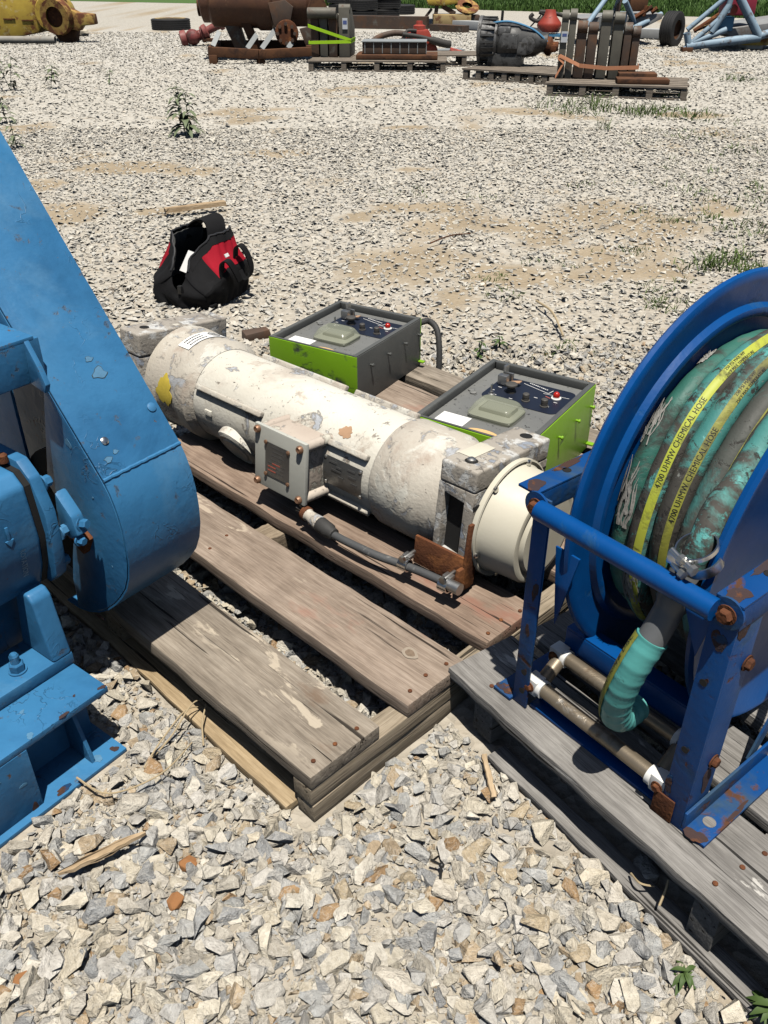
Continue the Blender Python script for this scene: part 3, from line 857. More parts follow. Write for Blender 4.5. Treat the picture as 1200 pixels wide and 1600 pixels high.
# cream end cover
cov = rolled(MB().lathe((0, 0, AZ), X1, [(.0, .171), (.014, .171), (.016, .166), (.012, .158), (.020, .153), (.112, .148), (.122, .142), (.125, .130), (.120, .118), (.132, .112), (.134, .02)], 56)).build('end_cover', M['cap_cream'], mach)
for k in range(3):
    z = AZ - .045 - k * .022
    rolled(MB().box((.134, -.03, z), (.004, .07, .009))).build('vent_slot', M['dark_inside'], cov)
for a in (20, 75, 130, 200, 255, 310):
    aa = rad(a); p = Vector((.013, .162 * math.cos(aa), AZ + .162 * math.sin(aa)))
    rolled(MB().lathe(p, X1, [(0, .009), (.007, .009), (.010, .005)], 12)).build('cover_screw', M['steel'], cov)
# key slots on the flange face
for (y, z) in ((-.155, .085), (.150, .10)):
    rolled(MB().box((.001, y, AZ + z), (.003, .035, .006))).build('face_slot', M['dark_inside'], mach)
# ribs along the tube
def rib(x0, x1, ang, w=.02, h=.022):
    a = rad(ang); n = Vector((0, math.cos(a), math.sin(a))); tt = Vector((0, -math.sin(a), math.cos(a)))
    c = Vector(((x0 + x1) / 2, 0, AZ)) + n * (.158 + h * .3)
    R = Matrix((X1, tt, n)).transposed()
    return rolled(MB().box(c, (x1 - x0, w, h), R)).build('rib', M['cream_bare'], mach, bevel=.006, seg=3)
rib(-1.17, -.84, 156); rib(-.545, -.39, 152); rib(-.60, -.385, 218)
rib(-1.1, -.70, 60); rib(-.66, -.40, 60)
# round port under the tube
rolled(MB().lathe((-.99, -.092, AZ - .078), Vector((0, -.85, -.62)), [(0, .085), (.046, .082), (.053, .070), (.050, .055), (.055, .050)], 30)).build('port_boss', M['cream'], mach)
rolled(MB().box((-1.10, -.15, AZ - .005), (.035, .03, .02))).build('lug', M['cream'], mach, bevel=.004)
# junction box on the side facing the camera
M['jb_paint'] = layered('pinkish worn cream paint', (.58, .51, .43), (.50, .42, .35), [((.60, .57, .48), 12, .60, .012, 3, .6), ((.40, .42, .44), 16, .66, .012, 9, .6)], rough=.6, fine=80, fine_s=.3, edge=.6)
jb = rolled(MB().box((-.652, -.175, AZ - .004), (.185, .115, .178))).build('junction_box', M['jb_paint'], mach, bevel=.006)
for (x, z) in ((-.745, .078), (-.559, .078), (-.745, -.088), (-.559, -.088)):
    rolled(MB().cyl((x, -.115, AZ + z), (x, -.232, AZ + z), .016, None, 16)).build('corner_boss', M['jb_paint'], jb)
cvx = rolled(MB().box((-.652, -.240, AZ - .004), (.222, .014, .200))).build('cover_plate', M['plate_pale'], jb, bevel=.004)
npl = rolled(MB().box((-.660, -.2485, AZ - .002), (.104, .0022, .108))).build('nameplate', M['nameplate'], jb)
m = MB()
for i in range(7):
    m.box((-.660 + rnd.uniform(-.005, .005), -.2499, AZ + .040 - i * .013), (.085 * rnd.uniform(.5, .95), .0006, .0020))
rolled(m).build('etched_lines', M['etch'], npl)
m = MB()
for i in range(3): m.box((-.665 + rnd.uniform(-.02, .02), -.2500, AZ - .012 - i * .013), (.035, .0006, .004))
rolled(m).build('red_marks', M['red_print'], npl)
for (x, z) in ((-.746, .080), (-.562, .075), (-.746, -.090), (-.562, -.088)):
    rolled(MB().lathe((x, -.2465, AZ + z), Vector((0, -1, 0)), [(0, .012), (.008, .012), (.013, .0085), (.011, .0045)], 14)).build('cover_screw', M['copper_screw'], jb)
for (x, z) in ((-.709, .050), (-.611, .047), (-.709, -.054), (-.611, -.056)):
    rolled(MB().lathe((x, -.2490, AZ + z), Vector((0, -1, 0)), [(0, .0065), (.004, .0065), (.006, .003)], 10)).build('rivet', M['copper_screw'], npl)
# curved data plate on the tube
def curved_patch(name, mat, x0, x1, a0, a1, r, parent, shape=None, n=10):
    """thin sheet lying on the tube surface"""
    vs = []; fs = []; k = n + 1
    for lay in (0, .0015):
        for j in range(k):
            for i in range(k):
                s, t = i / n, j / n
                xx = x0 + (x1 - x0) * s; aa = rad(a0 + (a1 - a0) * t)
                if shape: xx, aa = shape(s, t, xx, aa)
                vs.append((xx, (r + lay) * math.cos(aa), AZ + (r + lay) * math.sin(aa)))
    for j in range(n):
        for i in range(n):
            q = (j * k + i, j * k + i + 1, (j + 1) * k + i + 1, (j + 1) * k + i)
            fs.append(q[::-1]); fs.append(tuple(p + k * k for p in q))
    rim = [i for i in range(k)] + [j * k + n for j in range(1, k)] + [n * k + i for i in range(n - 1, -1, -1)] + [j * k for j in range(n - 1, 0, -1)]
    for i in range(len(rim)):
        a, b = rim[i], rim[(i + 1) % len(rim)]
        fs.append((a, b, b + k * k, a + k * k))
    return rolled(MB().add(vs, fs)).build(name, mat, parent)
dp = curved_patch('data_plate', M['nameplate'], -.555, -.40, 166, 200, .159, mach)
for (s, a, w) in ((-.53, 170, .03), (-.50, 174, .022), (-.455, 171, .03), (-.52, 178, .04), (-.45, 178, .03), (-.49, 184, .02), (-.44, 185, .025)):
    curved_patch('etched_mark', M['etch'], s, s + w, a, a + 2, .1608, dp, n=3)
for (x, a) in ((-.548, 168), (-.407, 168.5), (-.548, 198), (-.407, 198)):
    aa = rad(a); n_ = Vector((0, math.cos(aa), math.sin(aa)))
    rolled(MB().lathe(Vector((x, 0, AZ)) + n_ * .160, n_, [(0, .006), (.003, .006), (.005, .003)], 10)).build('rivet', M['steel_dull'], dp)
# white sticker with three lines of print and a round emblem, on top of the far collar
st = curved_patch('sticker', M['white'], -1.345, -1.285, 62, 122, .1785, mach)
def on_sticker(verts, faces, x_of, a_of, name, mat):
    vs = []
    for p in verts:
        aa = a_of(p); vs.append((x_of(p), .1806 * math.cos(aa), AZ + .1806 * math.sin(aa)))
    return rolled(MB().add(vs, faces)).build(name, mat, st)
for i in range(3):
    m = MB(); u = 0
    rr = random.Random(40 + i)
    while u < .072:
        w = rr.uniform(.004, .010)
        curved = [(u, -.0028), (u + w, -.0028), (u + w, .0028), (u, .0028)]
        m.prism(curved, (0, 0, 0), (1, 0, 0), (0, 1, 0), (0, 0, .0003)); u += w + .0022
    on_sticker(m.v, m.f, lambda p, i=i: -1.331 + i * .0165 + p[1], lambda p: rad(116) - p[0] / .1806, 'print_line', M['black_print'])
ring = MB().lathe((0, 0, 0), (0, 0, 1), [(0, .0225), (.0003, .0225), (.0003, .0195), (0, .0195)], 30, False)
for k in range(4): ring.bar((-.014, -.012 + k * .008, 0), (.014, -.012 + k * .008, 0), .004, .0003)
on_sticker(ring.v, ring.f, lambda p: -1.3145 + p[1], lambda p: rad(78) - p[0] / .1806, 'emblem', M['black_print'])
# yellow spray mark and flaked paint
def blob(s0, s1, sd):
    r = random.Random(sd); ph = [r.uniform(0, 6.28) for _ in range(4)]
    def f(s, t, xx, aa):
        # pull the square grid in to an uneven disc
        u, v = 2 * s - 1, 2 * t - 1
        dx, dy = u * math.sqrt(max(0, 1 - v * v / 2)), v * math.sqrt(max(0, 1 - u * u / 2))
        th = math.atan2(dy, dx); k = .86 + .10 * math.sin(3 * th + ph[0]) + .07 * math.sin(7 * th + ph[1]) + .05 * math.sin(11 * th + ph[2])
        xm, xh = (s0[0] + s0[1]) / 2, (s0[1] - s0[0]) / 2; am, ah = rad((s1[0] + s1[1]) / 2), rad((s1[1] - s1[0]) / 2)
        return xm + xh * dx * k, am + ah * dy * k
    return f
curved_patch('spray_mark', M['yellow_spray'], 0, 1, 0, 1, .1775, mach, blob((-1.37, -1.275), (157, 196), 2), 16)
for i, (x0, x1, a0, a1, mt) in enumerate([(-.54, -.485, 128, 144, 'orange_rust_wash'),                                          ]):
    curved_patch('bare_patch', M[mt], 0, 1, 0, 1, .1578, mach, blob((x0, x1), (a0, a1), 20 + i), 14)
# rusty angle bracket under the near end
br = rolled(MB().box((-.085, -.178, AZ - .105), (.165, .010, .085)).box((.004, -.165, AZ - .06), (.010, .036, .20)).box((-.0, -.168, AZ - .125), (.012, .075, .07)))
br_o = br.build('bracket', M['rust'], mach, bevel=.002)
# cable with a broken conduit fitting, clipped to the bracket
cpts = [(-.43, -.262, .048), (-.36, -.266, .052), (-.30, -.267, .056), (-.24, -.262, .056), (-.17, -.250, .057), (-.10, -.245, .062), (-.02, -.243, .066), (.02, -.243, .067)]
def smooth_path(pts, n=6):
    pts = [Vector(p) for p in pts]; out = []
    for i in range(len(pts) - 1):
        p0, p1, p2, p3 = pts[max(i - 1, 0)], pts[i], pts[i + 1], pts[min(i + 2, len(pts) - 1)]
        for k in range(n):
            t = k / n
            out.append(.5 * ((2 * p1) + (p2 - p0) * t + (2 * p0 - 5 * p1 + 4 * p2 - p3) * t * t + (3 * p1 - p0 - 3 * p2 + p3) * t ** 3))
    out.append(pts[-1]); return out
cb = MB().tube(smooth_path(cpts), .0118, 14).build('cable', M['cable'], mach)
p0, p1 = Vector((-.545, -.250, .062)), Vector((-.415, -.262, .050)); dd = p1 - p0
MB().lathe(p0, dd, [(0, .012), (.0, .019), (.012, .021), (.02, .017), (.05, .021), (.066, .023), (.07, .021)], 18, False).build('elbow', M['cream_bare'], cb)
MB().lathe(p0 + dd * .0, dd, [(-.004, .013), (-.004, .0215), (.012, .0228), (.015, .018)], 16, False).build('rusty_rim', M['rust'], cb)
MB().lathe(p0 + dd.normalized() * .068, dd, [(0, .022), (.006, .024), (.045, .023), (.052, .019), (.066, .018), (.068, .013)], 14).build('gland_nut', M['rubber'], cb)
for k in range(5):
    MB().tube([p0 + dd * .05 + Vector((0, .004 * math.cos(k * 1.3), .004 * math.sin(k * 1.3))), p0 + Vector((-.022 - .004 * k, .010 * math.cos(k * 1.3), .010 * math.sin(k * 1.3) + .006))], .0014, 5).build('wire_strand', M['steel'], cb)
for x in (-.155, -.015):
    c0 = Vector((x - .014, -.2475, .0605)); 
    cl = MB().pipe(c0, c0 + Vector((.028, .001, .001)), .0185, .0150, 18).build('clamp', M['steel'], cb)
    MB().box((x, -.232, .082), (.026, .022, .010)).cyl((x, -.25, .083), (x, -.205, .083), .0062, None, 8).build('clamp_screw', M['steel_dull'], cl, bevel=.001)
    MB().lathe((x, -.262, .083), (0, 1, 0), [(0, .011), (.008, .011)], 6).build('clamp_nut', M['steel'], cl)
MB().cyl((-.01, -.243, .067), (.032, -.243, .068), .017, None, 12).build('cable_end', M['steel_dull'], cb)
# ------------------------------------------------------------------ green control boxes
def control_box(loc, yaw, w, l, h, label, front, side, lid_dark):
    t = empty('control_box', loc, yaw, label, 'control box', 'green control boxes on the pallet')
    th = .006; zl = h - .024
    front_o = MB().box((w / 2, th / 2, h / 2), (w, th, h)).build('front_panel', front, t, bevel=.0015)
    MB().box((w - th / 2, l / 2, h / 2), (th, l - 2 * th - .0006, h - .001)).build('side_panel', side, t, bevel=.0015)
    MB().box((th / 2, l / 2, h / 2), (th, l - 2 * th - .0006, h - .001)).build('side_panel', M['green_box'], t, bevel=.0015)
    MB().box((w / 2, l - th / 2, h / 2), (w, th, h)).build('back_panel', M['green_box'], t, bevel=.0015)
    MB().box((w / 2, l / 2, .004), (w - 2 * th - .001, l - 2 * th - .001, .008)).build('base', M['grey_box'], t)
    m = MB(); rw = .017
    m.box((rw / 2 + .0022, l / 2, h + .0015), (rw, l - .004, .005)).box((w - rw / 2 - .0022, l / 2, h + .0015), (rw, l - .004, .005))
    m.box((w / 2, l - rw / 2 - .0022, h + .0012), (w - .04, rw, .005)).box((w / 2, rw * .32 + .0022, h + .0012), (w - .04, rw * .5, .005))
    for a in ((rw + .002, l / 2, 0), (w - rw - .002, l / 2, 0)): m.box((a[0], l / 2, h - .011), (.003, l - .02, .026))
    m.box((w / 2, l - rw - .002, h - .011), (w - .05, .003, .026))
    m.build('rim', M['grey_box'], t, bevel=.0012)
    lid = MB().box((w / 2, l / 2, zl - .003), (w - .016, l - .016, .006)).build('lid', M['grey_panel'], t)
    P = lambda s, q, z=0.0: Vector((.010 + s * (w - .02), .010 + q * (l - .02), zl + z))
    def rr_poly(s0, s1, q0, q1, r):
        a, b_ = P(s0, q0), P(s1, q1); out = []
        for cx, cy, a0 in ((b_.x - r, b_.y - r, 0), (a.x + r, b_.y - r, 90), (a.x + r, a.y + r, 180), (b_.x - r, a.y + r, 270)):
            for k in range(6):
                an = rad(a0 + k * 18); out.append((cx + r * math.cos(an), cy + r * math.sin(an)))
        return out
    pan = MB().prism(rr_poly(.19, .93, .53, .90, .028), (0, 0, zl + .0004), (1, 0, 0), (0, 1, 0), (0, 0, .0016)).build('control_panel', M['navy'], t)
    zp = .0024
    # printed rule, arrow and small legends
    m = MB(); a, b_ = P(.42, .86, zp), P(.70, .80, zp)
    m.bar(a, b_, .0022, .0005); m.bar(b_, P(.715, .855, zp), .0022, .0005)
    m.bar(P(.66, .785, zp), P(.90, .80, zp), .0018, .0005)
    r = random.Random(3)
    for k in range(10): m.box(P(.47 + k * .021, .885 - k * .004, zp), (.006 * r.uniform(.6, 1.2), .005, .0005))
    for s_, q_ in ((.30, .60), (.24, .66), (.27, .72), (.46, .60), (.60, .64), (.83, .70), (.80, .62), (.64, .70)):
        m.box(P(s_, q_, zp), (.013, .003, .0005))
    m.build('panel_print', M['white_print'], pan)
    MB().bar(P(.70, .755, zp), P(.755, .74, zp), .004, .0005).build('panel_print', M['red_print'], pan)
    MB().prism([(P(.09, .03).x, P(.09, .03).y), (P(.36, .03).x, P(.36, .03).y), (P(.36, .215).x, P(.36, .215).y), (P(.09, .215).x, P(.09, .215).y)], (0, 0, zl + .0004), (1, 0, 0), (0, 1, 0), (0, 0, .0012)).build('white_label', M['white'], t)
    c = P(.56, .075); MB().prism([(c.x + .056 * math.cos(k * .2618), c.y + .026 * math.sin(k * .2618)) for k in range(24)], (0, 0, zl + .0004), (1, 0, 0), (0, 1, 0), (0, 0, .0012)).build('oval_label', M['orange_lbl'], t)
    # glazed meter: bezel, face, clear tapered cover
    c = P(.50, .345)
    hw, hl = .083, .066
    base_p = [(-hw, -hl), (hw, -hl), (hw, hl), (-hw, hl)]
    mt = MB().box((c.x, c.y, zl + .006), (2 * hw * .9, 2 * hl * .9, .012)).build('meter', M['meter_in'], t, bevel=.004)
    MB().box((c.x, c.y + .012, zl + .0215), (.10, .055, .001)).build('meter_face', M['meter_face'], mt)
    MB().box((c.x, c.y + .012, zl + .0165), (.11, .066, .009)).build('meter_body', M['black_plastic'], mt, bevel=.002)
    vs = []
    for k, (sx, sy, z) in enumerate([(1, 1, .0), (1, 1, .014), (.96, .94, .019), (.80, .74, .040), (.74, .68, .043)]):
        for q in range(28):
            an = 2 * math.pi * q / 28; e = 5
            cx = abs(math.cos(an)) ** (2 / e) * math.copysign(1, math.cos(an)); cy = abs(math.sin(an)) ** (2 / e) * math.copysign(1, math.sin(an))
            vs.append((c.x + hw * sx * cx, c.y + hl * sy * cy, zl + .0005 + z))
    fs = [(i * 28 + q, i * 28 + (q + 1) % 28, (i + 1) * 28 + (q + 1) % 28, (i + 1) * 28 + q) for i in range(4) for q in range(28)]
    fs.append(tuple(range(4 * 28, 5 * 28)))
    MB().add(vs, fs).build('meter_cover', M['meter_glass'], mt, sharp=25)
    def knob(s_, q_, r_, hh, mat=M['knob'], name='knob'):
        o_ = P(s_, q_, .002)
        return MB().lathe(o_, (0, 0, 1), [(0, r_ * 1.25), (.003, r_ * 1.25), (.004, r_), (hh * .45, r_), (hh * .48, r_ * .85), (hh * .55, r_ * .85), (hh * .58, r_ * 1.02), (hh, r_ * .98), (hh + .002, r_ * .8)], 18).build(name, mat, t)
    knob(.59, .625, .0115, .024); knob(.775, .615, .0115, .024)
    o_ = P(.40, .69, .002)
    MB().lathe(o_, (0, 0, 1), [(0, .016), (.010, .016), (.012, .013), (.022, .013), (.024, .021), (.030, .021), (.032, .018)], 20).build('push_button', M['knob'], t)
    # toggle switch
    o_ = P(.275, .59, .002)
    tg = MB().lathe(o_, (0, 0, 1), [(0, .012), (.003, .012), (.005, .007), (.012, .0065)], 14).build('toggle_switch', M['steel_dull'], t)
    MB().tube([o_ + Vector((0, 0, .010)), o_ + Vector((-.002, .003, .034))], [.0028, .0042], 8).build('lever', M['steel'], tg)
    # padlock hasp with hinged cover and orange tag
    o_ = P(.235, .745, .002)
    hp = MB().box(o_ + Vector((.012, .012, .020)), (.034, .026, .034)).build('lock_housing', M['steel_dull'], t, bevel=.004)
    MB().box(o_ + Vector((.004, .046, .033)), (.010, .028, .052)).box(o_ + Vector((.02, .046, .020)), (.028, .010, .028)).build('hasp', M['steel_dull'], hp, bevel=.003)
    MB().box(o_ + Vector((.050, .028, .012)), (.040, .022, .003), Matrix.Rotation(rad(-14), 3, 'Y')).build('tag', M['orange_rust_wash'], hp)
    # red lamp
    o_ = P(.80, .76, .002)
    lp = MB().lathe(o_, (0, 0, 1), [(0, .017), (.003, .017), (.004, .012), (.007, .011)], 18).build('lamp_base', M['white_print'], t)
    MB().lathe(o_ + Vector((0, 0, .006)), (0, 0, 1), [(0, .011), (.008, .0115), (.014, .009), (.018, .004), (.0185, .001)], 16).build('red_lens', M['lamp_red'], lp)
    for s_, q_ in ((.08, .58), (.12, .55)):
        MB().lathe(P(s_, q_, .0005), (0, 0, 1), [(0, .012), (.004, .012), (.006, .008)], 12).build('blank_plug', M['grey_panel'], t)
    # rivets on the side facing right, corner tab
    for q_ in (.20, .46, .72, .97):
        p = Vector((w, l * q_ - (.01 if q_ > .9 else 0), h * .70))
        MB().lathe(p, (1, 0, 0), [(0, .0042), (.010, .0042), (.0105, .0072), (.014, .0068), (.016, .004)], 10).build('rivet', M['grey_box'] if lid_dark else M['green_box'], t)
    MB().box((w + .012, l - .012, .022), (.026, .020, .006)).build('corner_tab', M['green_box'], t, bevel=.0015)
    return t
t_ = NT('clear yellowed plastic')
t_.set('Base Color', (.42, .44, .32)); t_.set('Alpha', .42); t_.b.inputs['IOR'].default_value = 1.5
t_.set('Roughness', t_.ramp(t_.noise(25, 4), [(.3, .06), (.8, .22)]))
M['meter_glass'] = t_.m
M['meter_in'] = plain('dull meter bezel', (.30, .31, .25), .6)
M['meter_face'] = plain('meter face', (.16, .165, .14), .6)
M['lamp_red'] = plain('red lamp lens', (.45, .02, .012), .2, 0, .1)
cb1 = control_box((-.453, 3.205, .152), math.atan2(-.214, .348), .411, .492, .205, 'green control box with a charcoal right side, standing behind the middle of the motor', M['green_scuff'], M['grey_box'], True)
cb2 = control_box((.093, 2.44, .152), math.atan2(-.216, .328), .393, .541, .241, 'control box with a bright green right side, beside the hose reel', M['green_box'], M['green_box'], False)
# black corrugated lead from the back box
pts = [(.145, 3.50, .30), (.19, 3.52, .305), (.225, 3.48, .28), (.235, 3.43, .20), (.23, 3.40, .10), (.21, 3.42, .03), (.16, 3.50, .02), (.05, 3.66, .02)]
sp = smooth_path([Vector(p) for p in pts], 12)
lead = MB().tube(sp, [.0125 + .0016 * (i % 2) for i in range(len(sp))], 12).build('corrugated_lead', M['rubber'])
tag(lead, 'black corrugated lead looping down behind the back green box', 'cable')
# ------------------------------------------------------------------ blue hose reel on the right
RO = Vector((.299, 1.428, .167))
reel = empty('hose_reel', RO, rad(-51.5), 'deep blue steel hose reel with rusty frame and roller guide on the grey pallet', 'hose reel')
HT = .555
BR, BB = M['blue_rust'], M['blue_reel']
def hexbolt(parent, p, d, r=.012, h=.009, mat=None, name='bolt'):
    d = Vector(d)
    return MB().lathe(p, d, [(0, r * 1.35), (.0025, r * 1.35)], 16).lathe(Vector(p) + d.normalized() * .0025, d, [(0, r), (h * .8, r), (h, r * .8)], 6).build(name, mat or M['rust'], parent, sharp=25)
def blot(parent, o, ex, ey, rx, ry, seed, th=.0006, mat='rust_dark'):
    """ragged patch of rust on a flat face"""
    r = random.Random(seed); ex, ey = Vector(ex), Vector(ey); n = 26; ph = [r.uniform(0, 6.28) for _ in range(4)]
    poly = []
    for k in range(n):
        a = 2 * math.pi * k / n; q = .76 + .18 * math.sin(2 * a + ph[0]) + .09 * math.sin(3 * a + ph[1]) + .05 * math.sin(7 * a + ph[2]) + r.uniform(-.04, .04)
        poly.append((rx * q * math.cos(a), ry * q * math.sin(a)))
    return MB().prism(poly, o, ex, ey, ex.cross(ey).normalized() * th).build('rust_patch', M[mat], parent)
# front posts (steel angle)
MB().box((.016, .003, HT / 2), (.040, .006, HT)).box((-.001, .028, HT / 2), (.006, .0438, HT)).build('post', BR, reel, bevel=.0012)
MB().box((.425, .003, HT / 2), (.050, .006, HT)).box((.447, .043, HT / 2), (.006, .0738, HT)).build('post', BR, reel, bevel=.0012)
MB().box((.405, -.002, .030), (.046, .004, .060)).build('rusty_foot', M['rust'], reel, bevel=.001)
for y in (.80,):
    MB().box((.016, y, HT / 2), (.040, .006, HT)).box((-.001, y - .028, HT / 2), (.006, .044, HT)).build('post', BR, reel, bevel=.0012)
    MB().box((.425, y, HT / 2), (.050, .006, HT)).box((.447, y - .043, HT / 2), (.006, .074, HT)).build('post', BR, reel, bevel=.0012)
# foot angles
MB().box((.477, .150, .004), (.054, .300, .008)).box((.4535, .150, .030), (.006, .300, .044)).build('foot_angle', BR, reel, bevel=.0012)
blot(reel, (.478, .006, .0082), (1, 0, 0), (0, 1, 0), .026, .022, 1); blot(reel, (.498, .12, .0082), (0, 1, 0), (-1, 0, 0), .05, .006, 2)
MB().box((-.030, .12, .004), (.052, .26, .008)).build('foot_angle', BR, reel, bevel=.0012)
blot(reel, (-.034, .006, .0082), (1, 0, 0), (0, 1, 0), .024, .020, 3)
MB().lathe((.478, .055, .0082), (0, 0, 1), [(0, .013), (.0008, .013)], 18).build('bolt_hole', M['w_silver'], reel)
hexbolt(reel, (.4505, .055, .16), (1, 0, 0), .011); hexbolt(reel, (.4505, .070, .40), (1, 0, 0), .012)
# top side angles
for x0, x1, nm in ((-.046, .004, 1), (.402, .452, 2)):
    MB().box(((x0 + x1) / 2, .40, HT + .003), (x1 - x0, .81, .006)).box((x1 - .003 if nm == 1 else x1 - .003, .40, HT - .024), (.006, .80, .047)).build('top_rail', BR, reel, bevel=.0012)
    MB().lathe(((x0 + x1) / 2, .11, HT + .0062), (0, 0, 1), [(0, .0095), (.0006, .0095)], 14).build('bolt_hole', M['dark_inside'], reel)
    blot(reel, ((x0 + x1) / 2, .018, HT + .0062), (1, 0, 0), (0, 1, 0), .026, .026, 4 + nm); blot(reel, (x0 + .010, .13, HT + .0062), (1, 0, 0), (0, 1, 0), .010, .07, 6 + nm)
# front roller bar
MB().cyl((.022, -.016, HT - .018), (.412, -.016, HT - .018), .0205, None, 28).build('roller_bar', BB, reel)
for x in (.020, .425):
    MB().prism([(.030 * math.cos(k * .2618), .030 * math.sin(k * .2618)) for k in range(24)], (x - (.013 if x < .1 else -.003), -.0015, HT - .020), (1, 0, 0), (0, 0, 1), (0, -.005, 0)).build('bar_end', BR, reel)
    hexbolt(reel, (x - (.013 if x < .1 else -.003), -.0065, HT - .022), (0, -1, 0), .0135, .012)
for x, z, rx, ry, sd in ((.024, .33, .010, .03, 31), (.016, .22, .008, .02, 34), (.405, .09, .010, .035, 35), (.425, .47, .016, .03, 36)):
    blot(reel, (x, -.0002, z), (1, 0, 0), (0, 0, 1), rx, ry, sd)
for y, z, rx, ry, sd in ((.02, .50, .02, .03, 41), (.05, .11, .02, .04, 42), (.02, .02, .02, .03, 44)):
    blot(reel, (.4502, y, z), (0, 1, 0), (0, 0, 1), rx, ry, sd)
# gussets
MB().prism([(.038, .44), (.100, .44), (.060, .25)], (0, .030, 0), (1, 0, 0), (0, 0, 1), (0, .005, 0)).build('gusset', BB, reel, bevel=.001)
MB().prism([(.402, .50), (.340, .50), (.385, .40)], (0, .012, 0), (1, 0, 0), (0, 0, 1), (0, .005, 0)).build('gusset', BB, reel, bevel=.001)
# lower cross plates
MB().box((.205, .135, .130), (.370, .006, .055)).box((.205, .155, .160), (.370, .044, .006)).build('cross_channel', BB, reel, bevel=.0012)
MB().box((.205, .030, .004), (.340, .030, .008)).box((.205, .046, .020), (.340, .004, .024)).build('cross_plate', BB, reel, bevel=.0012)
for (x, z) in ((.020, .045), (.020, .10), (.418, .20), (.418, .37), (.418, .045)):
    MB().lathe((x, -.0005, z), (0, -1, 0), [(0, .0075), (.0008, .0075)], 12).build('bolt_hole', M['dark_inside'], reel)
    blot(reel, (x + .003, -.0002, z + .004), (1, 0, 0), (0, 0, 1), .007, .010, int(z * 900) + 3)
# roller guide at the foot: two long and two short rollers in white plastic corners
A, B_, C_, D_ = Vector((.045, .026, .062)), Vector((.370, .020, .060)), Vector((.035, .112, .096)), Vector((.360, .112, .094))
for p, q in ((A, B_), (C_, D_)):
    d = (q - p).normalized()
    MB().cyl(p + d * .012, q - d * .012, .0165, None, 24).build('roller', M['brass_pipe'], reel)
for p, q in ((A, C_), (B_, D_)):
    d = (q - p).normalized()
    MB().cyl(p + d * .02, q - d * .02, .0165, None, 24).build('roller', M['brass_pipe'], reel)
for p, sx in ((A, -1), (B_, 1), (C_, -1), (D_, 1)):
    w = MB().box(p + Vector((sx * .010, 0, 0)), (.034, .034, .042)).build('corner_bracket', M['white_plastic'], reel, bevel=.003)
    MB().pipe(p + Vector((-sx * .006, 0, 0)), p + Vector((-sx * .018, 0, 0)), .0215, .0168, 20).build('collar', M['white_plastic'], w)
    hexbolt(w, p + Vector((sx * .012, -.017, 0)), (0, -1, 0), .0095, .007)
# drum and flanges
CV, CZ = .475, .468
cen = Vector((0, CV, CZ))
prof = [(0, .06), (0, .424), (-.010, .437), (-.010, .447), (-.003, .453), (.006, .451), (.010, .443), (.008, .431), (.004, .384), (.016, .376), (.018, .366), (.014, .358), (.004, .354), (.004, .06)]
MB().lathe(cen + Vector((.070, 0, 0)), (1, 0, 0), prof, 90, False).build('flange', BB, reel)
MB().lathe(cen + Vector((.362, 0, 0)), (-1, 0, 0), prof, 90, False).build('flange', BB, reel)
MB().lathe(cen + Vector((.370, 0, 0)), (1, 0, 0), [(0, .12), (.02, .11), (.03, .05), (.07, .05)], 32).build('hub', BB, reel)
MB().lathe(cen + Vector((.074, 0, 0)), (1, 0, 0), [(0, .20), (.284, .20)], 48).build('drum', BB, reel)
MB().cyl(cen + Vector((-.02, 0, 0)), cen + Vector((.452, 0, 0)), .028, None, 20).build('axle', M['steel_dull'], reel)
for x in (-.004, .443):
    MB().prism([(CV - .25, .04), (CV - .22, .04), (CV + .03, CZ), (CV - .03, CZ)], (x, 0, 0), (0, 1, 0), (0, 0, 1), (.005, 0, 0)).prism([(CV + .22, .04), (CV + .25, .04), (CV + .035, CZ), (CV - .02, CZ)], (x + .0052, 0, 0), (0, 1, 0), (0, 0, 1), (.004, 0, 0)).build('side_strut', BR, reel)

# ------------------------------------------------------------------ hose wound on the reel
hose = empty('chemical_hose', RO, rad(-51.5), 'teal and yellow striped chemical hose wound on the blue reel with its end hanging down', 'hose')
UX = Vector((1, 0, 0))
def ring_pt(x, Rc, phi, dx=0.0):
    e = Vector((0, -math.cos(phi), math.sin(phi)))
    return cen + UX * (x + dx * phi) + e * Rc
def on_hose(x, Rc, phi, psi, r, dx=0.0, Rf=None):
    e = Vector((0, -math.cos(phi), math.sin(phi)))
    Rv = Rf(phi) if Rf else Rc
    return cen + UX * (x + dx * phi) + e * (Rv + r * math.cos(psi)) - UX * (r * math.sin(psi))
HR = .0262
def wob(i):
    r = random.Random(60 + i); a = [r.uniform(0, 6.28) for _ in range(3)]
    return lambda ph: .007 * math.sin(2 * ph + a[0]) + .004 * math.sin(5 * ph + a[1])
strands = [(.104, .308, 'hose_green', -.006), (.152, .326, 'hose', -.007), (.202, .322, 'hose', -.006), (.251, .316, 'hose_dark', -.007), (.298, .330, 'hose', -.008), (.327, .300, 'hose_green', -.002)]
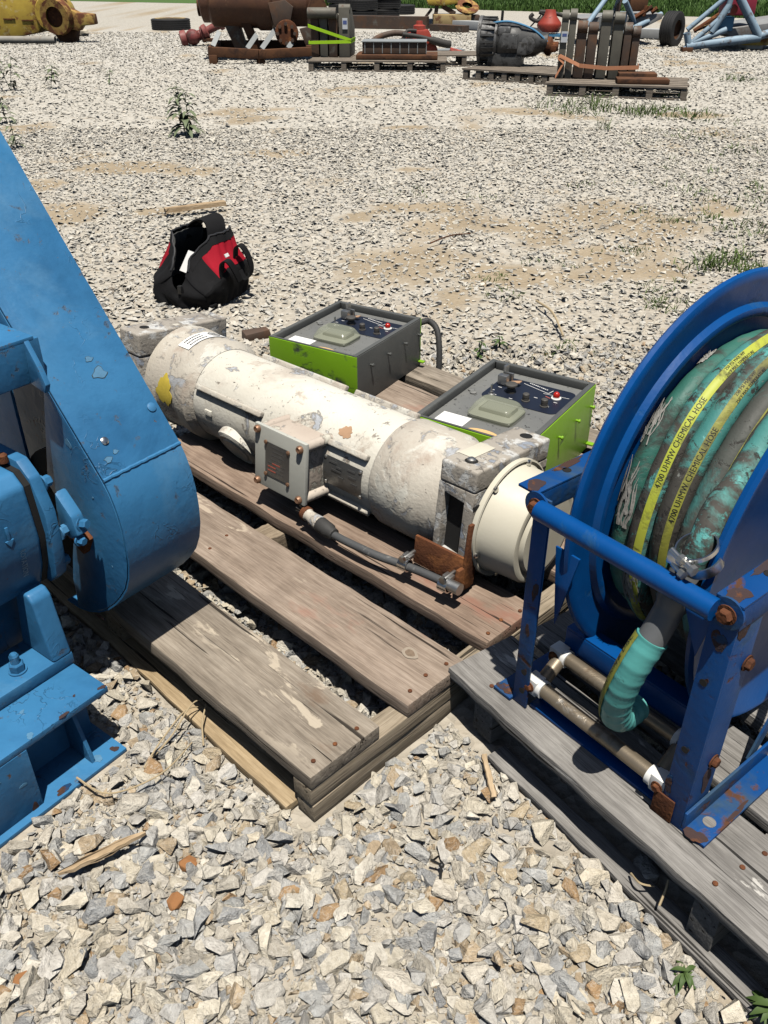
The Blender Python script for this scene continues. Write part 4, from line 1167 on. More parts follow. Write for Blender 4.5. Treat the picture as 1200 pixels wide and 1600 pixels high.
for i, (x, Rc, mt, dx) in enumerate(strands):
    wf = wob(i); Rf = (lambda Rc, wf: (lambda ph: Rc + wf(ph)))(Rc, wf)
    n = 84
    pts = [ring_pt(x, Rf(-.75 + 4.9 * k / n), -.75 + 4.9 * k / n, dx) for k in range(n + 1)]
    coil = MB().tube(pts, [HR + .0006 * math.sin(k * 1.9) for k in range(n + 1)], 20).build('hose_turn', M[mt], hose)
    # printed stripe
    if i in (1, 2, 3, 5):
        psi0, wid, smat = {1: (-.42, .32, 'stripe'), 2: (-.55, .29, 'stripe_dirty'), 3: (-.85, .16, 'stripe_dirty'), 5: (-.15, .30, 'stripe_dirty')}[i]
        vs = []; fs = []; n2 = 64; kk = 7
        for a in range(n2 + 1):
            ph = -.65 + 2.9 * a / n2
            for c in range(kk):
                ps = psi0 - wid + 2 * wid * c / (kk - 1)
                vs.append(on_hose(x, Rc, ph, ps, HR + .0012, dx, Rf))
        for a in range(n2):
            for c in range(kk - 1):
                fs.append((a * kk + c, a * kk + c + 1, (a + 1) * kk + c + 1, (a + 1) * kk + c))
        MB().add(vs, fs).build('stripe', M[smat], coil)
        lines = {1: [('4700 UHMW CHEMICAL HOSE', .36, .0145, -.0050), ('250 PSI MAX WP', 1.12, .0086, .0012), ('250\u00b0F MAX TEMPERATURE', 1.09, .0078, -.0075)],
                 2: [('4700 UHMW CHEMICAL HOSE', .22, .0145, -.0050), ('250 PSI MAX WP', .98, .0086, .0012), ('250\u00b0F MAX TEMPERATURE', .95, .0078, -.0075)],
                 5: [('SUCTION & DISCHARGE', .30, .0160, -.0055)]}.get(i, [])
        for txt, ph0, size, off in lines:
            tv, tf, tw = text_mesh(txt, size)
            vs = [on_hose(x, Rc, ph0 + p.x / (Rc + HR), psi0 + (p.y + off) / HR, HR + .0019, dx, Rf) for p in tv]
            MB().add(vs, tf).build('hose_lettering', M['black_print'], coil)
# lower layer that fills the drum
for i, x in enumerate((.100, .152, .204, .256, .300, .330)):
    MB().tube([ring_pt(x, .255, -1.1 + 5.6 * k / 60) for k in range(61)], HR * .98, 14).build('hose_turn', M['hose_green'], hose)
# torn grey cover on the outer turns
def torn(i, ph0, ph1, ps0, ps1, seed):
    x, Rc, mt, dx = strands[i]; r = random.Random(seed); Rf = (lambda Rc, wf: (lambda ph: Rc + wf(ph)))(Rc, wob(i))
    m = MB(); n = 26
    for k in range(n):
        ps = ps0 + (ps1 - ps0) * r.random(); a = ph0 + (ph1 - ph0) * r.random() * .6; L = (ph1 - ph0) * r.uniform(.25, .6)
        w = r.uniform(.03, .09); lift = r.uniform(.001, .007)
        q = []
        for s in range(5):
            ph = a + L * s / 4; pj = ps + .12 * math.sin(s + k)
            q.append((on_hose(x, Rc, ph, pj - w * (1 - s / 5), HR + .002 + lift * (s / 4) ** 2, dx, Rf), on_hose(x, Rc, ph, pj + w * (1 - s / 5), HR + .0025 + lift * (s / 4) ** 2, dx, Rf)))
        vs = [p for pr in q for p in pr]; m.add(vs, [(2 * s, 2 * s + 1, 2 * s + 3, 2 * s + 2) for s in range(4)])
    m.build('torn_cover', M['frayed'], hose)
torn(0, .02, .42, -.6, 1.0, 4); torn(0, .55, .85, .0, 1.1, 5); torn(5, .0, .55, -.5, .8, 6); torn(1, -.45, -.1, -.9, .6, 8); torn(0, 1.15, 1.3, .3, 1.0, 9)
# hanging end: coil end > steel clamp > grey coupling > turquoise hose that curls under the top roller
e0 = [tuple(ring_pt(.296, .332, ph)) for ph in (1.1, .9, .72)] + [(.306, .165, .655), (.316, .10, .635), (.326, .062, .60), (.322, .048, .55)]
MB().tube(smooth_path(e0, 8), HR, 18).build('hose_end', M['hose'], hose)
e1 = [(.323, .050, .565), (.318, .040, .515), (.316, .010, .455), (.313, -.022, .400)]
cp = MB().tube(smooth_path(e1, 6), [.026] * 5 + [.031] * 6 + [.0265] * 8, 20).build('coupling', M['pvc'], hose)
e2 = [(.3135, -.016, .410), (.305, -.038, .360), (.294, -.046, .300), (.283, -.040, .240), (.276, -.020, .190), (.272, .015, .160), (.268, .06, .155)]
sp = smooth_path(e2, 12)
he = MB().tube(sp, [.0295 + .0011 * (1 if (k // 2) % 3 == 0 else 0) for k in range(len(sp))], 22).build('hose_end', M['hose_clean'], hose)
# stripe and print on the hanging end
def along(sp, s):
    L = 0
    for a, b in zip(sp[:-1], sp[1:]):
        d = (b - a).length
        if L + d >= s: return a + (b - a) * ((s - L) / d), (b - a).normalized()
        L += d
    return sp[-1], (sp[-1] - sp[-2]).normalized()
def on_end(s, psi, r):
    p, t = along(sp, s)
    side = Vector((-.72, -.68, .05)); side = (side - t * side.dot(t)).normalized(); up = t.cross(side)
    return p + side * (r * math.cos(psi)) + up * (r * math.sin(psi))
vs = []; fs = []
for a in range(41):
    for c in range(7): vs.append(on_end(.002 + .29 * a / 40, -.42 + .84 * c / 6, .0318))
fs = [(a * 7 + c, a * 7 + c + 1, a * 7 + c + 8, a * 7 + c + 7) for a in range(40) for c in range(6)]
st_ = MB().add(vs, fs).build('stripe', M['stripe_dirty'], he)
tv, tf, tw = text_mesh('SUCTION & DISC', .0165)
MB().add([on_end(max(.001, .012 + (tw - p.x)), (-.0055 + p.y) / .031, .0326) for p in tv], tf).build('hose_lettering', M['black_print'], he)
# bright steel clamp
cl = empty('hose_clamp', (0, 0, 0)); cl.parent = hose
ct = Vector((.334, .026, .602)); ax = Vector((.25, .35, -.9)).normalized()
MB().lathe(ct, ax, [(-.004, .0335), (-.004, .0365), (.004, .0365), (.004, .0335), (-.004, .0335)], 28, False).build('clamp_ring', M['steel'], cl)
ct2 = ct + ax * .034
MB().lathe(ct2, ax, [(-.010, .0315), (-.010, .0345), (.010, .0345), (.010, .0315), (-.010, .0315)], 28, False).build('clamp_band', M['steel'], cl)
for k, (dx, dz) in enumerate(((-.020, .012), (.004, .004), (-.012, -.012))):
    p = ct + Vector((-.006 + dx, -.032, -.018 + dz))
    MB().cyl(p, p + Vector((.022, -.006, -.004)), .0062, None, 12).build('clamp_bolt', M['steel'], cl)
    MB().lathe(p + Vector((.020, -.006, -.004)), (1, -.2, -.1), [(0, .0098), (.009, .0098)], 6).build('clamp_nut', M['steel_dull'], cl)
MB().box(ct + Vector((-.010, -.030, -.020)), (.042, .012, .024)).build('clamp_lug', M['steel'], cl, bevel=.003)
# ------------------------------------------------------------------ sky-blue pump drive on the left
drive = empty('pump_drive', (-.604, 1.583, 0), rad(-37), 'sky-blue belt-driven pump unit with a tall belt guard at the left edge', 'machine')
BL = M['blue_light']
GW = .216
# belt guard: wrapper sheet following a straight run and the lower pulley
run_top = (-.66, 1.551)
prof = [run_top, (-.36, 1.146), (-.18, .903), (0, .660)]
arc = [(0.0, .660), (.014, .632), (.026, .596), (.034, .550), (.036, .505), (.033, .455), (.022, .410), (.004, .370), (-.024, .332), (-.055, .298), (-.092, .264), (-.135, .236), (-.180, .216), (-.225, .206), (-.27, .208)]
def strip(pts, y0, y1, th=.005):
    m = MB(); vs = []; n = len(pts)
    nr = []
    for i in range(n):
        a = Vector(pts[max(i - 1, 0)]); b = Vector(pts[min(i + 1, n - 1)]); t = (b - a).normalized(); nr.append(Vector((-t.y, t.x)))
    for (x, z), q in zip(pts, nr):
        vs += [(x, y0, z), (x, y1, z), (x - q.x * th, y1, z - q.y * th), (x - q.x * th, y0, z - q.y * th)]
    fs = []
    for i in range(n - 1):
        for k in range(4):
            k2 = (k + 1) % 4; fs.append((i * 4 + k, i * 4 + k2, i * 4 + 4 + k2, i * 4 + 4 + k))
    fs += [(0, 1, 2, 3), (n * 4 - 1, n * 4 - 2, n * 4 - 3, n * 4 - 4)]
    return m.add(vs, fs)
guard = strip(prof, 0, GW, -.005).build('belt_guard', BL, drive, bevel=.0012)
strip(arc, .0005, GW - .0005, -.0045).build('guard_nose', BL, guard)
# weld bead across the seam
r = random.Random(3)
MB().tube([(.003 + .0006 * math.sin(i * 1.7), GW * i / 30, .662 + r.uniform(-.0005, .0005)) for i in range(31)], [.0048 + r.uniform(-.0004, .0004) for i in range(31)], 8).build('weld_bead', BL, guard)
# near cheek of the guard
cheek = [(-.66, 1.545), (-.36, 1.140), (-.004, .658)] + [(x - .003, z) for x, z in arc[1:-2]] + [(-.222, .21), (-.216, .30), (-.192, .38), (-.170, .44), (-.166, .48), (-.190, .53), (-.225, .575), (-.150, .828), (-.27, .955), (-.66, 1.48)]
MB().prism(cheek, (0, .0035, 0), (1, 0, 0), (0, 0, 1), (0, -.004, 0)).build('guard_cheek', BL, guard, bevel=.0008)
cheek2 = [(-.66, 1.545), (-.36, 1.140), (-.004, .658)] + [(x - .004, z) for x, z in arc[1:]] + [(-.5, .21), (-.9, .21), (-.9, 1.5)]
MB().prism(cheek2, (0, GW - .003, 0), (1, 0, 0), (0, 0, 1), (0, .004, 0)).build('guard_cheek', BL, guard)
# screws and paint chips on the wrapper
nrm = Vector((.804, 0, .595)); tdir = Vector((-.595, 0, .804))
def on_wrap(s, y): return Vector((0, y, .660)) + tdir * s + nrm * .005
def wrap_screw(s, y, mt='steel_dull', rr=.009):
    MB().lathe(on_wrap(s, y), nrm, [(0, rr), (.003, rr), (.005, rr * .6)], 14).build('guard_screw', M[mt], guard)
wrap_screw(.075, .050, 'steel'); wrap_screw(.10, GW - .02, 'blue_light', .011); wrap_screw(.27, .010, 'rust', .008)
M['chip_rim'] = plain('dark broken paint edge', (.035, .05, .05), .8)
M['blue_glint'] = layered('blue paint lightened as glint', (.34, .50, .60), (.22, .40, .54), rough=.45)  # glint of the raised lettering put into a paler blue
M['chip_grey'] = plain('exposed old grey blue paint', (.085, .22, .36), .6, 0, .3, 60)
def chip(s, y, rr, sd):
    q = random.Random(sd); yv = Vector((0, 1, 0))
    poly = [(rr * (1 + .35 * math.sin(3 * a + sd) + q.uniform(-.15, .15)) * math.cos(a), rr * .8 * (1 + q.uniform(-.2, .2)) * math.sin(a)) for a in [k * .45 for k in range(14)]]
    rim_ = MB().prism([(a_ * 1.10, b_ * 1.10) for a_, b_ in poly], on_wrap(s, y) + nrm * .0002, yv, tdir, nrm * .0005).build('paint_chip', M['chip_rim'], guard)
    MB().prism(poly, on_wrap(s, y) + nrm * .0005, yv, tdir, nrm * .0006).build('bare_spot', M['chip_grey'], rim_)
chip(.215, .125, .016, 4); chip(.25, .118, .008, 2); chip(.035, .035, .009, 7); chip(.045, .06, .006, 9)
# pulley inside, painted near-black for the deep shade in the guard
MB().lathe((-.21, .04, .455), (0, 1, 0), [(0, .19), (.03, .19), (.035, .17), (.10, .17), (.105, .19), (.13, .19)], 40).build('pulley', M['dark_inside'], drive)
# back plate and upright post behind the motor
MB().box((-.62, .035, .55), (.54, .008, .56)).build('mount_plate', BL, drive, bevel=.001)
# top shelf angle
MB().box((-.47, -.075, .950), (.66, .15, .012)).box((-.47, -.152, .915), (.66, .010, .066)).box((-.146, -.07, .905), (.012, .16, .09)).build('shelf_angle', BL, drive, bevel=.003)
MB().prism([(-.13, .955), (-.10, .905), (-.085, .87), (-.095, .85), (-.14, .86)], (0, -.030, 0), (1, 0, 0), (0, 0, 1), (0, .012, 0)).build('shelf_tab', BL, drive, bevel=.002)
r = random.Random(5)
MB().prism([(.03 * math.cos(a) * r.uniform(.7, 1.2), .018 * math.sin(a) * r.uniform(.7, 1.2)) for a in [k * .6 for k in range(10)]], (-.27, -.10, .9565), (1, 0, 0), (0, 1, 0), (0, 0, .0015)).build('rust_patch', M['rust'], drive)
# cast motor: eight-sided body, end flange, bolts
body_poly = [(-.101, .468), (-.086, .545), (-.096, .672), (-.125, .698), (-.37, .698), (-.40, .66), (-.40, .45), (-.36, .40), (-.13, .40)]
mot = MB().prism(body_poly, (0, -.122, 0), (1, 0, 0), (0, 0, 1), (0, -.60, 0)).build('motor_casting', BL, drive, bevel=.010, seg=3)
MB().prism([(x * .97 - .006, z * .97 + .017) for x, z in body_poly], (0, -.108, 0), (1, 0, 0), (0, 0, 1), (0, -.014, 0)).build('gasket', M['dark_inside'], mot)
MB().prism([(-.076, .49), (-.072, .60), (-.100, .680), (-.135, .712), (-.38, .716), (-.42, .65), (-.42, .42), (-.36, .385), (-.12, .40), (-.088, .43)], (0, -.080, 0), (1, 0, 0), (0, 0, 1), (0, -.028, 0)).build('motor_flange', BL, mot, bevel=.005)
def blue_bolt(p, d, r_=.016, h=.016, parent=drive):
    d = Vector(d).normalized()
    MB().lathe(p, d, [(0, r_ * 1.4), (.004, r_ * 1.4)], 16).lathe(Vector(p) + d * .004, d, [(0, r_), (h * .85, r_), (h, r_ * .85)], 6).build('bolt', BL, parent, sharp=25)
for (x, z) in ((-.105, .655), (-.085, .535), (-.11, .445)):
    blue_bolt((x, -.080, z), (0, 1, 0), .013, .018, mot)
MB().prism([(-.10, .625), (-.055, .575), (-.045, .53), (-.075, .51), (-.12, .52)], (0, -.06, 0), (1, 0, 0), (0, 0, 1), (0, .03, 0)).build('clamp_ear', BL, mot, bevel=.006)
blue_bolt((-.055, -.04, .55), (.7, .2, .1), .012, .015, mot); blue_bolt((-.06, -.05, .51), (.7, .1, 0), .010, .013, mot)
MB().box((-.12, -.01, .47), (.06, .02, .06), Matrix.Rotation(rad(30), 3, 'Y')).build('shaft_key', M['rust'], mot, bevel=.006)
MB().box((-.20, -.128, .7065), (.05, .012, .014)).build('casting_tab', BL, mot, bevel=.002)
MB().lathe((-.165, -.118, .705), (0, 0, 1), [(0, .011), (.016, .010), (.02, .006)], 12).build('vent_plug', M['rust'], mot)
# raised cast lettering ROTATION with its arrow, on the lower right facets
tv, tf, tw = text_mesh('ROTATION', .0185)
fc = Vector((-.0865, 0, .542)); fd = (Vector((-.101, 0, .468)) - Vector((-.086, 0, .545))).normalized()
fn = Vector((-fd.z, 0, fd.x)); fn = fn if fn.x > 0 else -fn
base = [fc + Vector((0, -.176, 0)) + fd * (p.x * .078 / tw) + Vector((0, p.y, 0)) for p in tv]
MB().add([p + fn * .0035 for p in base], tf).build('cast_lettering', M['blue_glint'], mot)
MB().box((-.0865, -.190, .590), (.004, .007, .034)).prism([(-.010, 0), (.010, 0), (0, -.018)], (-.088, -.190, .575), (0, 1, 0), (0, 0, 1), (.004, 0, 0)).build('cast_arrow', BL, mot, bevel=.001)
# support foot: casting with upright lug and stud
MB().box((-.125, -.42, .2195), (.13, .58, .034)).build('foot_casting', BL, drive, bevel=.006)
MB().prism([(-.185, .236), (-.060, .236), (-.085, .40), (-.100, .415), (-.135, .415), (-.150, .40)], (0, -.132, 0), (1, 0, 0), (0, 0, 1), (0, -.050, 0)).build('foot_lug', BL, drive, bevel=.007, seg=3)
st0 = Vector((-.105, -.245, .2365))
stud = MB().lathe(st0, (0, 0, 1), [(0, .021), (.004, .021)], 20).lathe(st0 + Vector((0, 0, .004)), (0, 0, 1), [(0, .0175), (.018, .0175), (.021, .015)], 6).build('nut', BL, drive, sharp=25)
MB().lathe(st0 + Vector((0, 0, .024)), (0, 0, 1), [(k * .0016, .0098 + .0012 * (k % 2)) for k in range(15)] + [(.026, .008)], 16).build('stud', BL, stud)
# steel beam under it
MB().box((-.004, -.52, .1935), (.138, .77, .017)).build('beam_flange', BL, drive, bevel=.002)
MB().box((.010, -.52, .006), (.150, .77, .012)).build('beam_flange', BL, drive, bevel=.002)
MB().box((-.030, -.52, .0985), (.010, .74, .172)).build('beam_web', BL, drive, bevel=.001)
MB().prism([(-.024, .0125), (.060, .0125), (.012, .1845), (-.024, .1845)], (0, -.205, 0), (1, 0, 0), (0, 0, 1), (0, -.010, 0)).build('stiffener', BL, drive, bevel=.0015)
MB().box((.0620, -.66, .0985), (.008, .62, .1715)).build('side_plate', BL, drive, bevel=.0015)
# pedestal under the motor
MB().box((-.46, -.52, .30), (.50, .80, .20)).build('pedestal', BL, drive, bevel=.006)

# rust and bare spots along worn edges
def spot(parent, o, ex, ey, rx, ry, seed, mat='rust'):
    return blot(parent, o, ex, ey, rx, ry, seed, .0006, 'rust_dark' if mat.startswith('rust') else mat)
for k, (x, y, rx, ry, mt) in enumerate(((.062, -.25, .005, .022, 'rust_brown'), (.055, -.33, .012, .010, 'chip_grey'), (.058, -.145, .008, .012, 'rust_brown'), (-.02, -.30, .006, .008, 'chip_grey'), (.02, -.42, .008, .006, 'chip_grey'), (.03, -.20, .004, .005, 'rust_brown'))):
    spot(drive, (x, y, .2023), (1, 0, 0), (0, 1, 0), rx, ry, 60 + k, mt)
for k, (x, y, rx, ry, mt) in enumerate(((.055, -.20, .020, .014, 'chip_grey'), (.070, -.30, .010, .03, 'rust'), (.065, -.155, .012, .012, 'rust_brown'))):
    spot(drive, (x, y, .0123), (1, 0, 0), (0, 1, 0), rx, ry, 70 + k, mt)
for k, (y, z, rx, ry, mt) in enumerate(((-.38, .10, .010, .006, 'chip_grey'), (-.44, .15, .02, .004, 'chip_grey'), (-.37, .02, .008, .02, 'rust'), (-.50, .06, .006, .006, 'chip_grey'))):
    spot(drive, (.0662, y, z), (0, 1, 0), (0, 0, 1), rx, ry, 80 + k, mt)
for k, (x, z, rx, ry, mt) in enumerate(((-.12, .47, .006, .004, 'chip_grey'), (-.05, .60, .004, .004, 'chip_grey'), (-.10, .72, .012, .014, 'chip_grey'), (-.13, .22, .03, .005, 'rust_brown'), (-.03, .42, .003, .003, 'chip_grey'), (-.08, .36, .003, .003, 'chip_grey'))):
    spot(guard, (x, -.0007, z), (1, 0, 0), (0, 0, 1), rx, ry, 90 + k, mt)
# ------------------------------------------------------------------ black and red tool bag
bagp = G(318, 462)
bag = empty('tool_bag', (bagp.x, bagp.y, .012), rad(-24), 'black and red open tool bag standing on the gravel', 'bag')
BW, BLN = .19, .20    # half width (left-right) and half length (front-back)
def rim_h(t):   # t -1 front .. 1 back
    return .175 + .205 * max(0.0, min(1.0, (t + 1) / .75)) ** .8 - .03 * max(0, t - .6)
def gap(t):      # half opening at the rim
    return .02 + .085 * max(0.0, 1 - ((t - .25) / .95) ** 2)
def wallpt(s, t, k, off=0.0):
    """s = -1 left / 1 right side; t along; k 0 base .. 1 rim"""
    hw = BW * (1 - .55 * max(0, abs(t) - .55) ** 1.2); y = BLN * t
    h = rim_h(t); z = h * k
    belly = hw * (1 + .10 * math.sin(math.pi * min(1, k * 1.25)))
    lean = max(0, (k - .48) / .52)
    x = belly * (1 - lean) + (gap(t) + .02) * lean if k > .48 else belly
    wr = .006 * math.sin(9 * t + 7 * k + s) * math.sin(5 * k + 2 * t) + .004 * math.sin(23 * t - 11 * k + 2 * s)
    bulge = .10 * max(0, 1 - abs(t)) * math.sin(math.pi * min(1, k))
    return Vector((s * (x + wr + off), y * (1 + .06 * math.sin(math.pi * k)) + .01 * math.sin(6 * k + s), z))
def side(s, t0, t1, k0, k1, off, n=22, m=12):
    vs = []; fs = []
    for layer in (off, off - .006):
        for j in range(m + 1):
            for i in range(n + 1):
                vs.append(wallpt(s, t0 + (t1 - t0) * i / n, k0 + (k1 - k0) * j / m, layer))
    w = n + 1; tot = w * (m + 1)
    for j in range(m):
        for i in range(n):
            a = j * w + i
            fs.append((a, a + 1, a + w + 1, a + w)); fs.append(tuple(q + tot for q in (a + w, a + w + 1, a + 1, a)))
    rim = [i for i in range(w)] + [j * w + n for j in range(1, m + 1)] + [m * w + i for i in range(n - 1, -1, -1)] + [j * w for j in range(m - 1, 0, -1)]
    for i in range(len(rim)):
        a, b_ = rim[i], rim[(i + 1) % len(rim)]; fs.append((a, b_, b_ + tot, a + tot))
    return MB().add(vs, fs)
for s in (-1, 1):
    side(s, -1, 1, 0, .56, 0).build('body_side', M['cloth_black'], bag, sharp=60)
    side(s, -.55, .95, .54, .90, .003).build('red_panel', M['cloth_red'], bag, sharp=60)
    side(s, -1, -.53, .50, 1.0, .001, 10).build('corner_panel', M['cloth_black'], bag, sharp=60)
    side(s, -.86, .98, .885, 1.0, .006).build('top_band', M['cloth_black'], bag, sharp=60)
    MB().tube([wallpt(s, -.95 + 1.9 * i / 30, 1.0, .004) + Vector((0, 0, .004)) for i in range(31)], .0055, 6).build('zipper', M['zip'], bag)
    side(s, -.9, .95, .20, .96, -.009).build('lining', M['cloth_inner'], bag, sharp=60)
# front and back ends
def end(tt, name, kmax):
    vs = []; fs = []; n = 16; m = 10
    for lay in (0, .006):
        for j in range(m + 1):
            k = kmax * j / m
            a, b_ = wallpt(-1, tt, k), wallpt(1, tt, k)
            for i in range(n + 1):
                u = i / n; p = a.lerp(b_, u)
                dip = .11 * (1 - abs(2 * u - 1)) * k if tt < 0 else 0
                p.z -= dip
                p.y += (tt * (.035 * math.sin(math.pi * u) * (1 - .3 * k) + .007 * math.sin(14 * u + 5 * k))) - tt * lay
                vs.append(p)
    w = n + 1; tot = w * (m + 1)
    for j in range(m):
        for i in range(n):
            a = j * w + i; fs.append((a, a + 1, a + w + 1, a + w)); fs.append(tuple(q + tot for q in (a + w, a + w + 1, a + 1, a)))
    rim = [i for i in range(w)] + [j * w + n for j in range(1, m + 1)] + [m * w + i for i in range(n - 1, -1, -1)] + [j * w for j in range(m - 1, 0, -1)]
    for i in range(len(rim)):
        a, b_ = rim[i], rim[(i + 1) % len(rim)]; fs.append((a, b_, b_ + tot, a + tot))
    return MB().add(vs, fs).build(name, M['cloth_black'], bag, sharp=60)
end(-1, 'end_panel', 1.0); end(1, 'end_panel', .95)
MB().box((0, 0, .012), (.36, .40, .02)).build('base_pad', M['cloth_black'], bag, bevel=.008)
# folded flap standing up at the back left
fl_pts = [(-.13, .12, .30), (-.11, .15, .37), (-.06, .17, .42), (-.01, .18, .415), (.02, .16, .37), (.03, .14, .32)]
MB().ribbon(smooth_path(fl_pts, 6), (0.25, 1, .1), .13, .008).build('folded_flap', M['cloth_black'], bag, sharp=60)
# white paper sticking up inside
MB().box((-.02, -.04, .20), (.10, .012, .13), Matrix.Rotation(rad(-30), 3, 'X') @ Matrix.Rotation(rad(12), 3, 'Y')).build('paper', M['paper'], bag)
MB().box((.02, .02, .225), (.07, .010, .10), Matrix.Rotation(rad(-20), 3, 'X') @ Matrix.Rotation(rad(-18), 3, 'Y')).build('paper', M['paper'], bag)
# handles on the right side
hp = [(.20, -.10, .10), (.195, -.10, .20), (.205, -.10, .255), (.232, -.09, .265), (.25, -.06, .20), (.255, -.03, .13)]
MB().ribbon(smooth_path(hp, 6), (0, 1, .1), .045, .007).build('strap', M['cloth_black'], bag, sharp=60)
hp = [(.185, .06, .24), (.195, .06, .30), (.225, .06, .315), (.252, .065, .27), (.268, .07, .20), (.268, .06, .15), (.25, .04, .12), (.235, .03, .14), (.222, .03, .17)]
MB().ribbon(smooth_path(hp, 6), (0, 1, .1), .042, .007).build('handle', M['cloth_black'], bag, sharp=60)
MB().box((.170, .0, .265), (.004, .035, .02), Matrix.Rotation(rad(-24), 3, 'Y')).build('white_tag', M['white'], bag)
MB().box((.02, -.232, .105), (.022, .02, .05)).build('buckle', M['black_plastic'], bag, bevel=.004)
MB().ribbon([(.03, -.235, .13), (.035, -.238, .09), (.03, -.232, .06)], (1, 0, 0), .02, .004).build('strap', M['cloth_black'], bag)

bag.scale = (1.08, 1.0, .90)
# ------------------------------------------------------------------ things across the yard
class Spot:
    """a place on the yard; p() gives local metres from measurements in the photo at that distance"""
    def __init__(self, bx, by):
        self.bx, self.by = bx, by
        self.loc = G(bx, by); self.s = (self.loc - Vector((0, 0, CAM_H))).dot(FW) / FPX
    def p(self, px, py, dy=0.0): return Vector(((px - self.bx) * self.s, dy, (self.by - py) * self.s / 1.144))
    def w(self, n): return n * self.s
M['yel'] = layered('worn yellow machine paint', (.56, .40, .06), (.46, .31, .05), [((.22, .085, .03), 3.0, .57, .05, 3, .85), ((.62, .52, .26), 4, .62, .05, 8, .6)], rough=.55, fine=20, fine_s=.2)
M['yel_rust'] = layered('yellow paint with heavy rust', (.40, .22, .06), (.50, .35, .09), [((.16, .055, .022), 4.5, .50, .06, 3, .85)], rough=.7, fine=20, fine_s=.3)
M['tan_metal'] = layered('rust streaked tan paint', (.50, .37, .17), (.42, .30, .14), [((.20, .09, .04), 3.5, .58, .06, 3, .8)], rough=.7, fine=20)
M['rust_big'] = layered('brown rusty cylinder paint', (.125, .055, .030), (.085, .040, .025), [((.20, .095, .045), 2.5, .58, .08, 3, .7), ((.30, .16, .085), 6, .68, .06, 7, .6)], rough=.62, fine=16, fine_s=.2)
M['grey_strut'] = plain('grey galvanised strut', (.36, .38, .38), .5, .3, .15, 8)
M['dark_steel'] = layered('dark brown steel', (.075, .052, .040), (.10, .065, .045), [((.15, .075, .04), 3, .58, .08, 3, .8), ((.17, .16, .135), 4, .64, .05, 8, .6)], rough=.7, fine=16, fine_s=.2)
M['olive_steel'] = layered('olive grey steel', (.155, .145, .115), (.12, .11, .09), [((.12, .065, .04), 3, .62, .06, 3, .8)], rough=.6, fine=16, fine_s=.2)
M['red_paint'] = layered('faded red pump paint', (.42, .065, .040), (.34, .05, .035), [((.12, .04, .03), 6, .62, .06, 3, .7)], rough=.5, fine=16)
M['maroon'] = layered('dark red valve paint', (.20, .035, .035), (.28, .09, .075), [((.08, .03, .025), 5, .58, .06, 3, .7)], rough=.55, fine=16)
M['lime_strap'] = plain('lime ratchet strap', (.46, .80, .02), .6, 0, .08)
M['orange_strap'] = plain('orange strap', (.62, .27, .14), .7, 0, .15)
M['alu'] = layered('cast aluminium gearbox', (.20, .20, .20), (.11, .11, .11), [((.035, .033, .03), 7, .55, .06, 3, .7), ((.40, .40, .39), 9, .66, .05, 8, .5)], rough=.55, metal=.35, fine=16, fine_s=.3)
M['alu_dark'] = layered('oily gearbox', (.055, .055, .055), (.09, .09, .088), [((.02, .02, .02), 7, .55, .06, 3, .6)], rough=.5, metal=.2, fine=16, fine_s=.3)
M['blue_hose'] = plain('blue hose', (.08, .26, .45), .5)
M['pale_blue'] = layered('chalky light blue paint', (.30, .41, .50), (.24, .34, .43), [((.12, .09, .075), 5, .62, .05, 3, .8), ((.50, .54, .56), 4, .66, .06, 8, .6)], rough=.6, fine=16)
M['deck_grey'] = layered('grey trailer deck', (.30, .31, .31), (.24, .24, .235), [((.17, .10, .07), 3, .62, .08, 3, .8)], rough=.7, fine=16)
M['white_beam'] = layered('pale grey steel beam', (.52, .53, .52), (.44, .45, .45), [((.16, .14, .12), 2.0, .68, .05, 3, .7)], rough=.5, fine=10)
M['crimson'] = plain('crimson cover', (.33, .03, .06), .6, 0, .2, 4)
M['black_hose'] = plain('dusty black hose', (.045, .042, .038), .7, 0, .3, 10)
M['sticker_w'] = plain('white paper tag', (.72, .74, .76), .6, 0, .05)
M['sticker_b'] = plain('blue print', (.10, .14, .35), .6)
M['pipe_grey'] = layered('dusty steel pipe', (.26, .25, .22), (.33, .31, .27), [((.16, .10, .06), 3, .6, .08, 3, .8)], rough=.7, fine=16)

def tyre_mesh(ro, ri, w, n=40):
    h = w / 2
    pr = [(-h * .75, ri), (-h * .95, ri * 1.06), (-h, ri + (ro - ri) * .45), (-h * .93, ro * .94), (-h * .80, ro * .985)]
    tread = []
    for k in range(5):
        x = -h * .72 + k * h * .36
        tread += [(x - h * .12, ro), (x + h * .10, ro), (x + h * .12, ro * .975), (x + h * .22, ro * .975)]
    pr2 = [(-a, b) for a, b in pr[::-1]]
    return pr + tread[:-2] + pr2
def tyre(name, parent, c, ax, ro, ri, w, n=36):
    return MB().lathe(Vector(c), ax, tyre_mesh(ro, ri, w), n, False).build(name, M['tyre'], parent)
def far_pallet(loc, yaw, L, W, H, label, boards=7, blocks=6, group='pallets across the yard'):
    t = empty('wooden_pallet', loc, yaw, label, 'pallet', group)
    bw = W / boards * .8
    for i in range(boards):
        y = W * i / (boards - 1) * (1 - bw / W)
        MB().box((L / 2 + rnd.uniform(-.02, .02), y + bw / 2, H - .012), (L, bw, .024)).build('deck_board', M['far_wood'], t)
    for i in (0, 1, 2):
        y = (W - .10) * i / 2 + .05
        for k in range(blocks):
            x = (L - .10) * k / (blocks - 1) + .05
            MB().box((x, y, H / 2), (.085, .085, H - .05)).build('block', M['far_wood'], t)
        MB().box((L / 2, y, .012), (L, .095, .022)).build('skid_board', M['far_wood'], t)
    return t

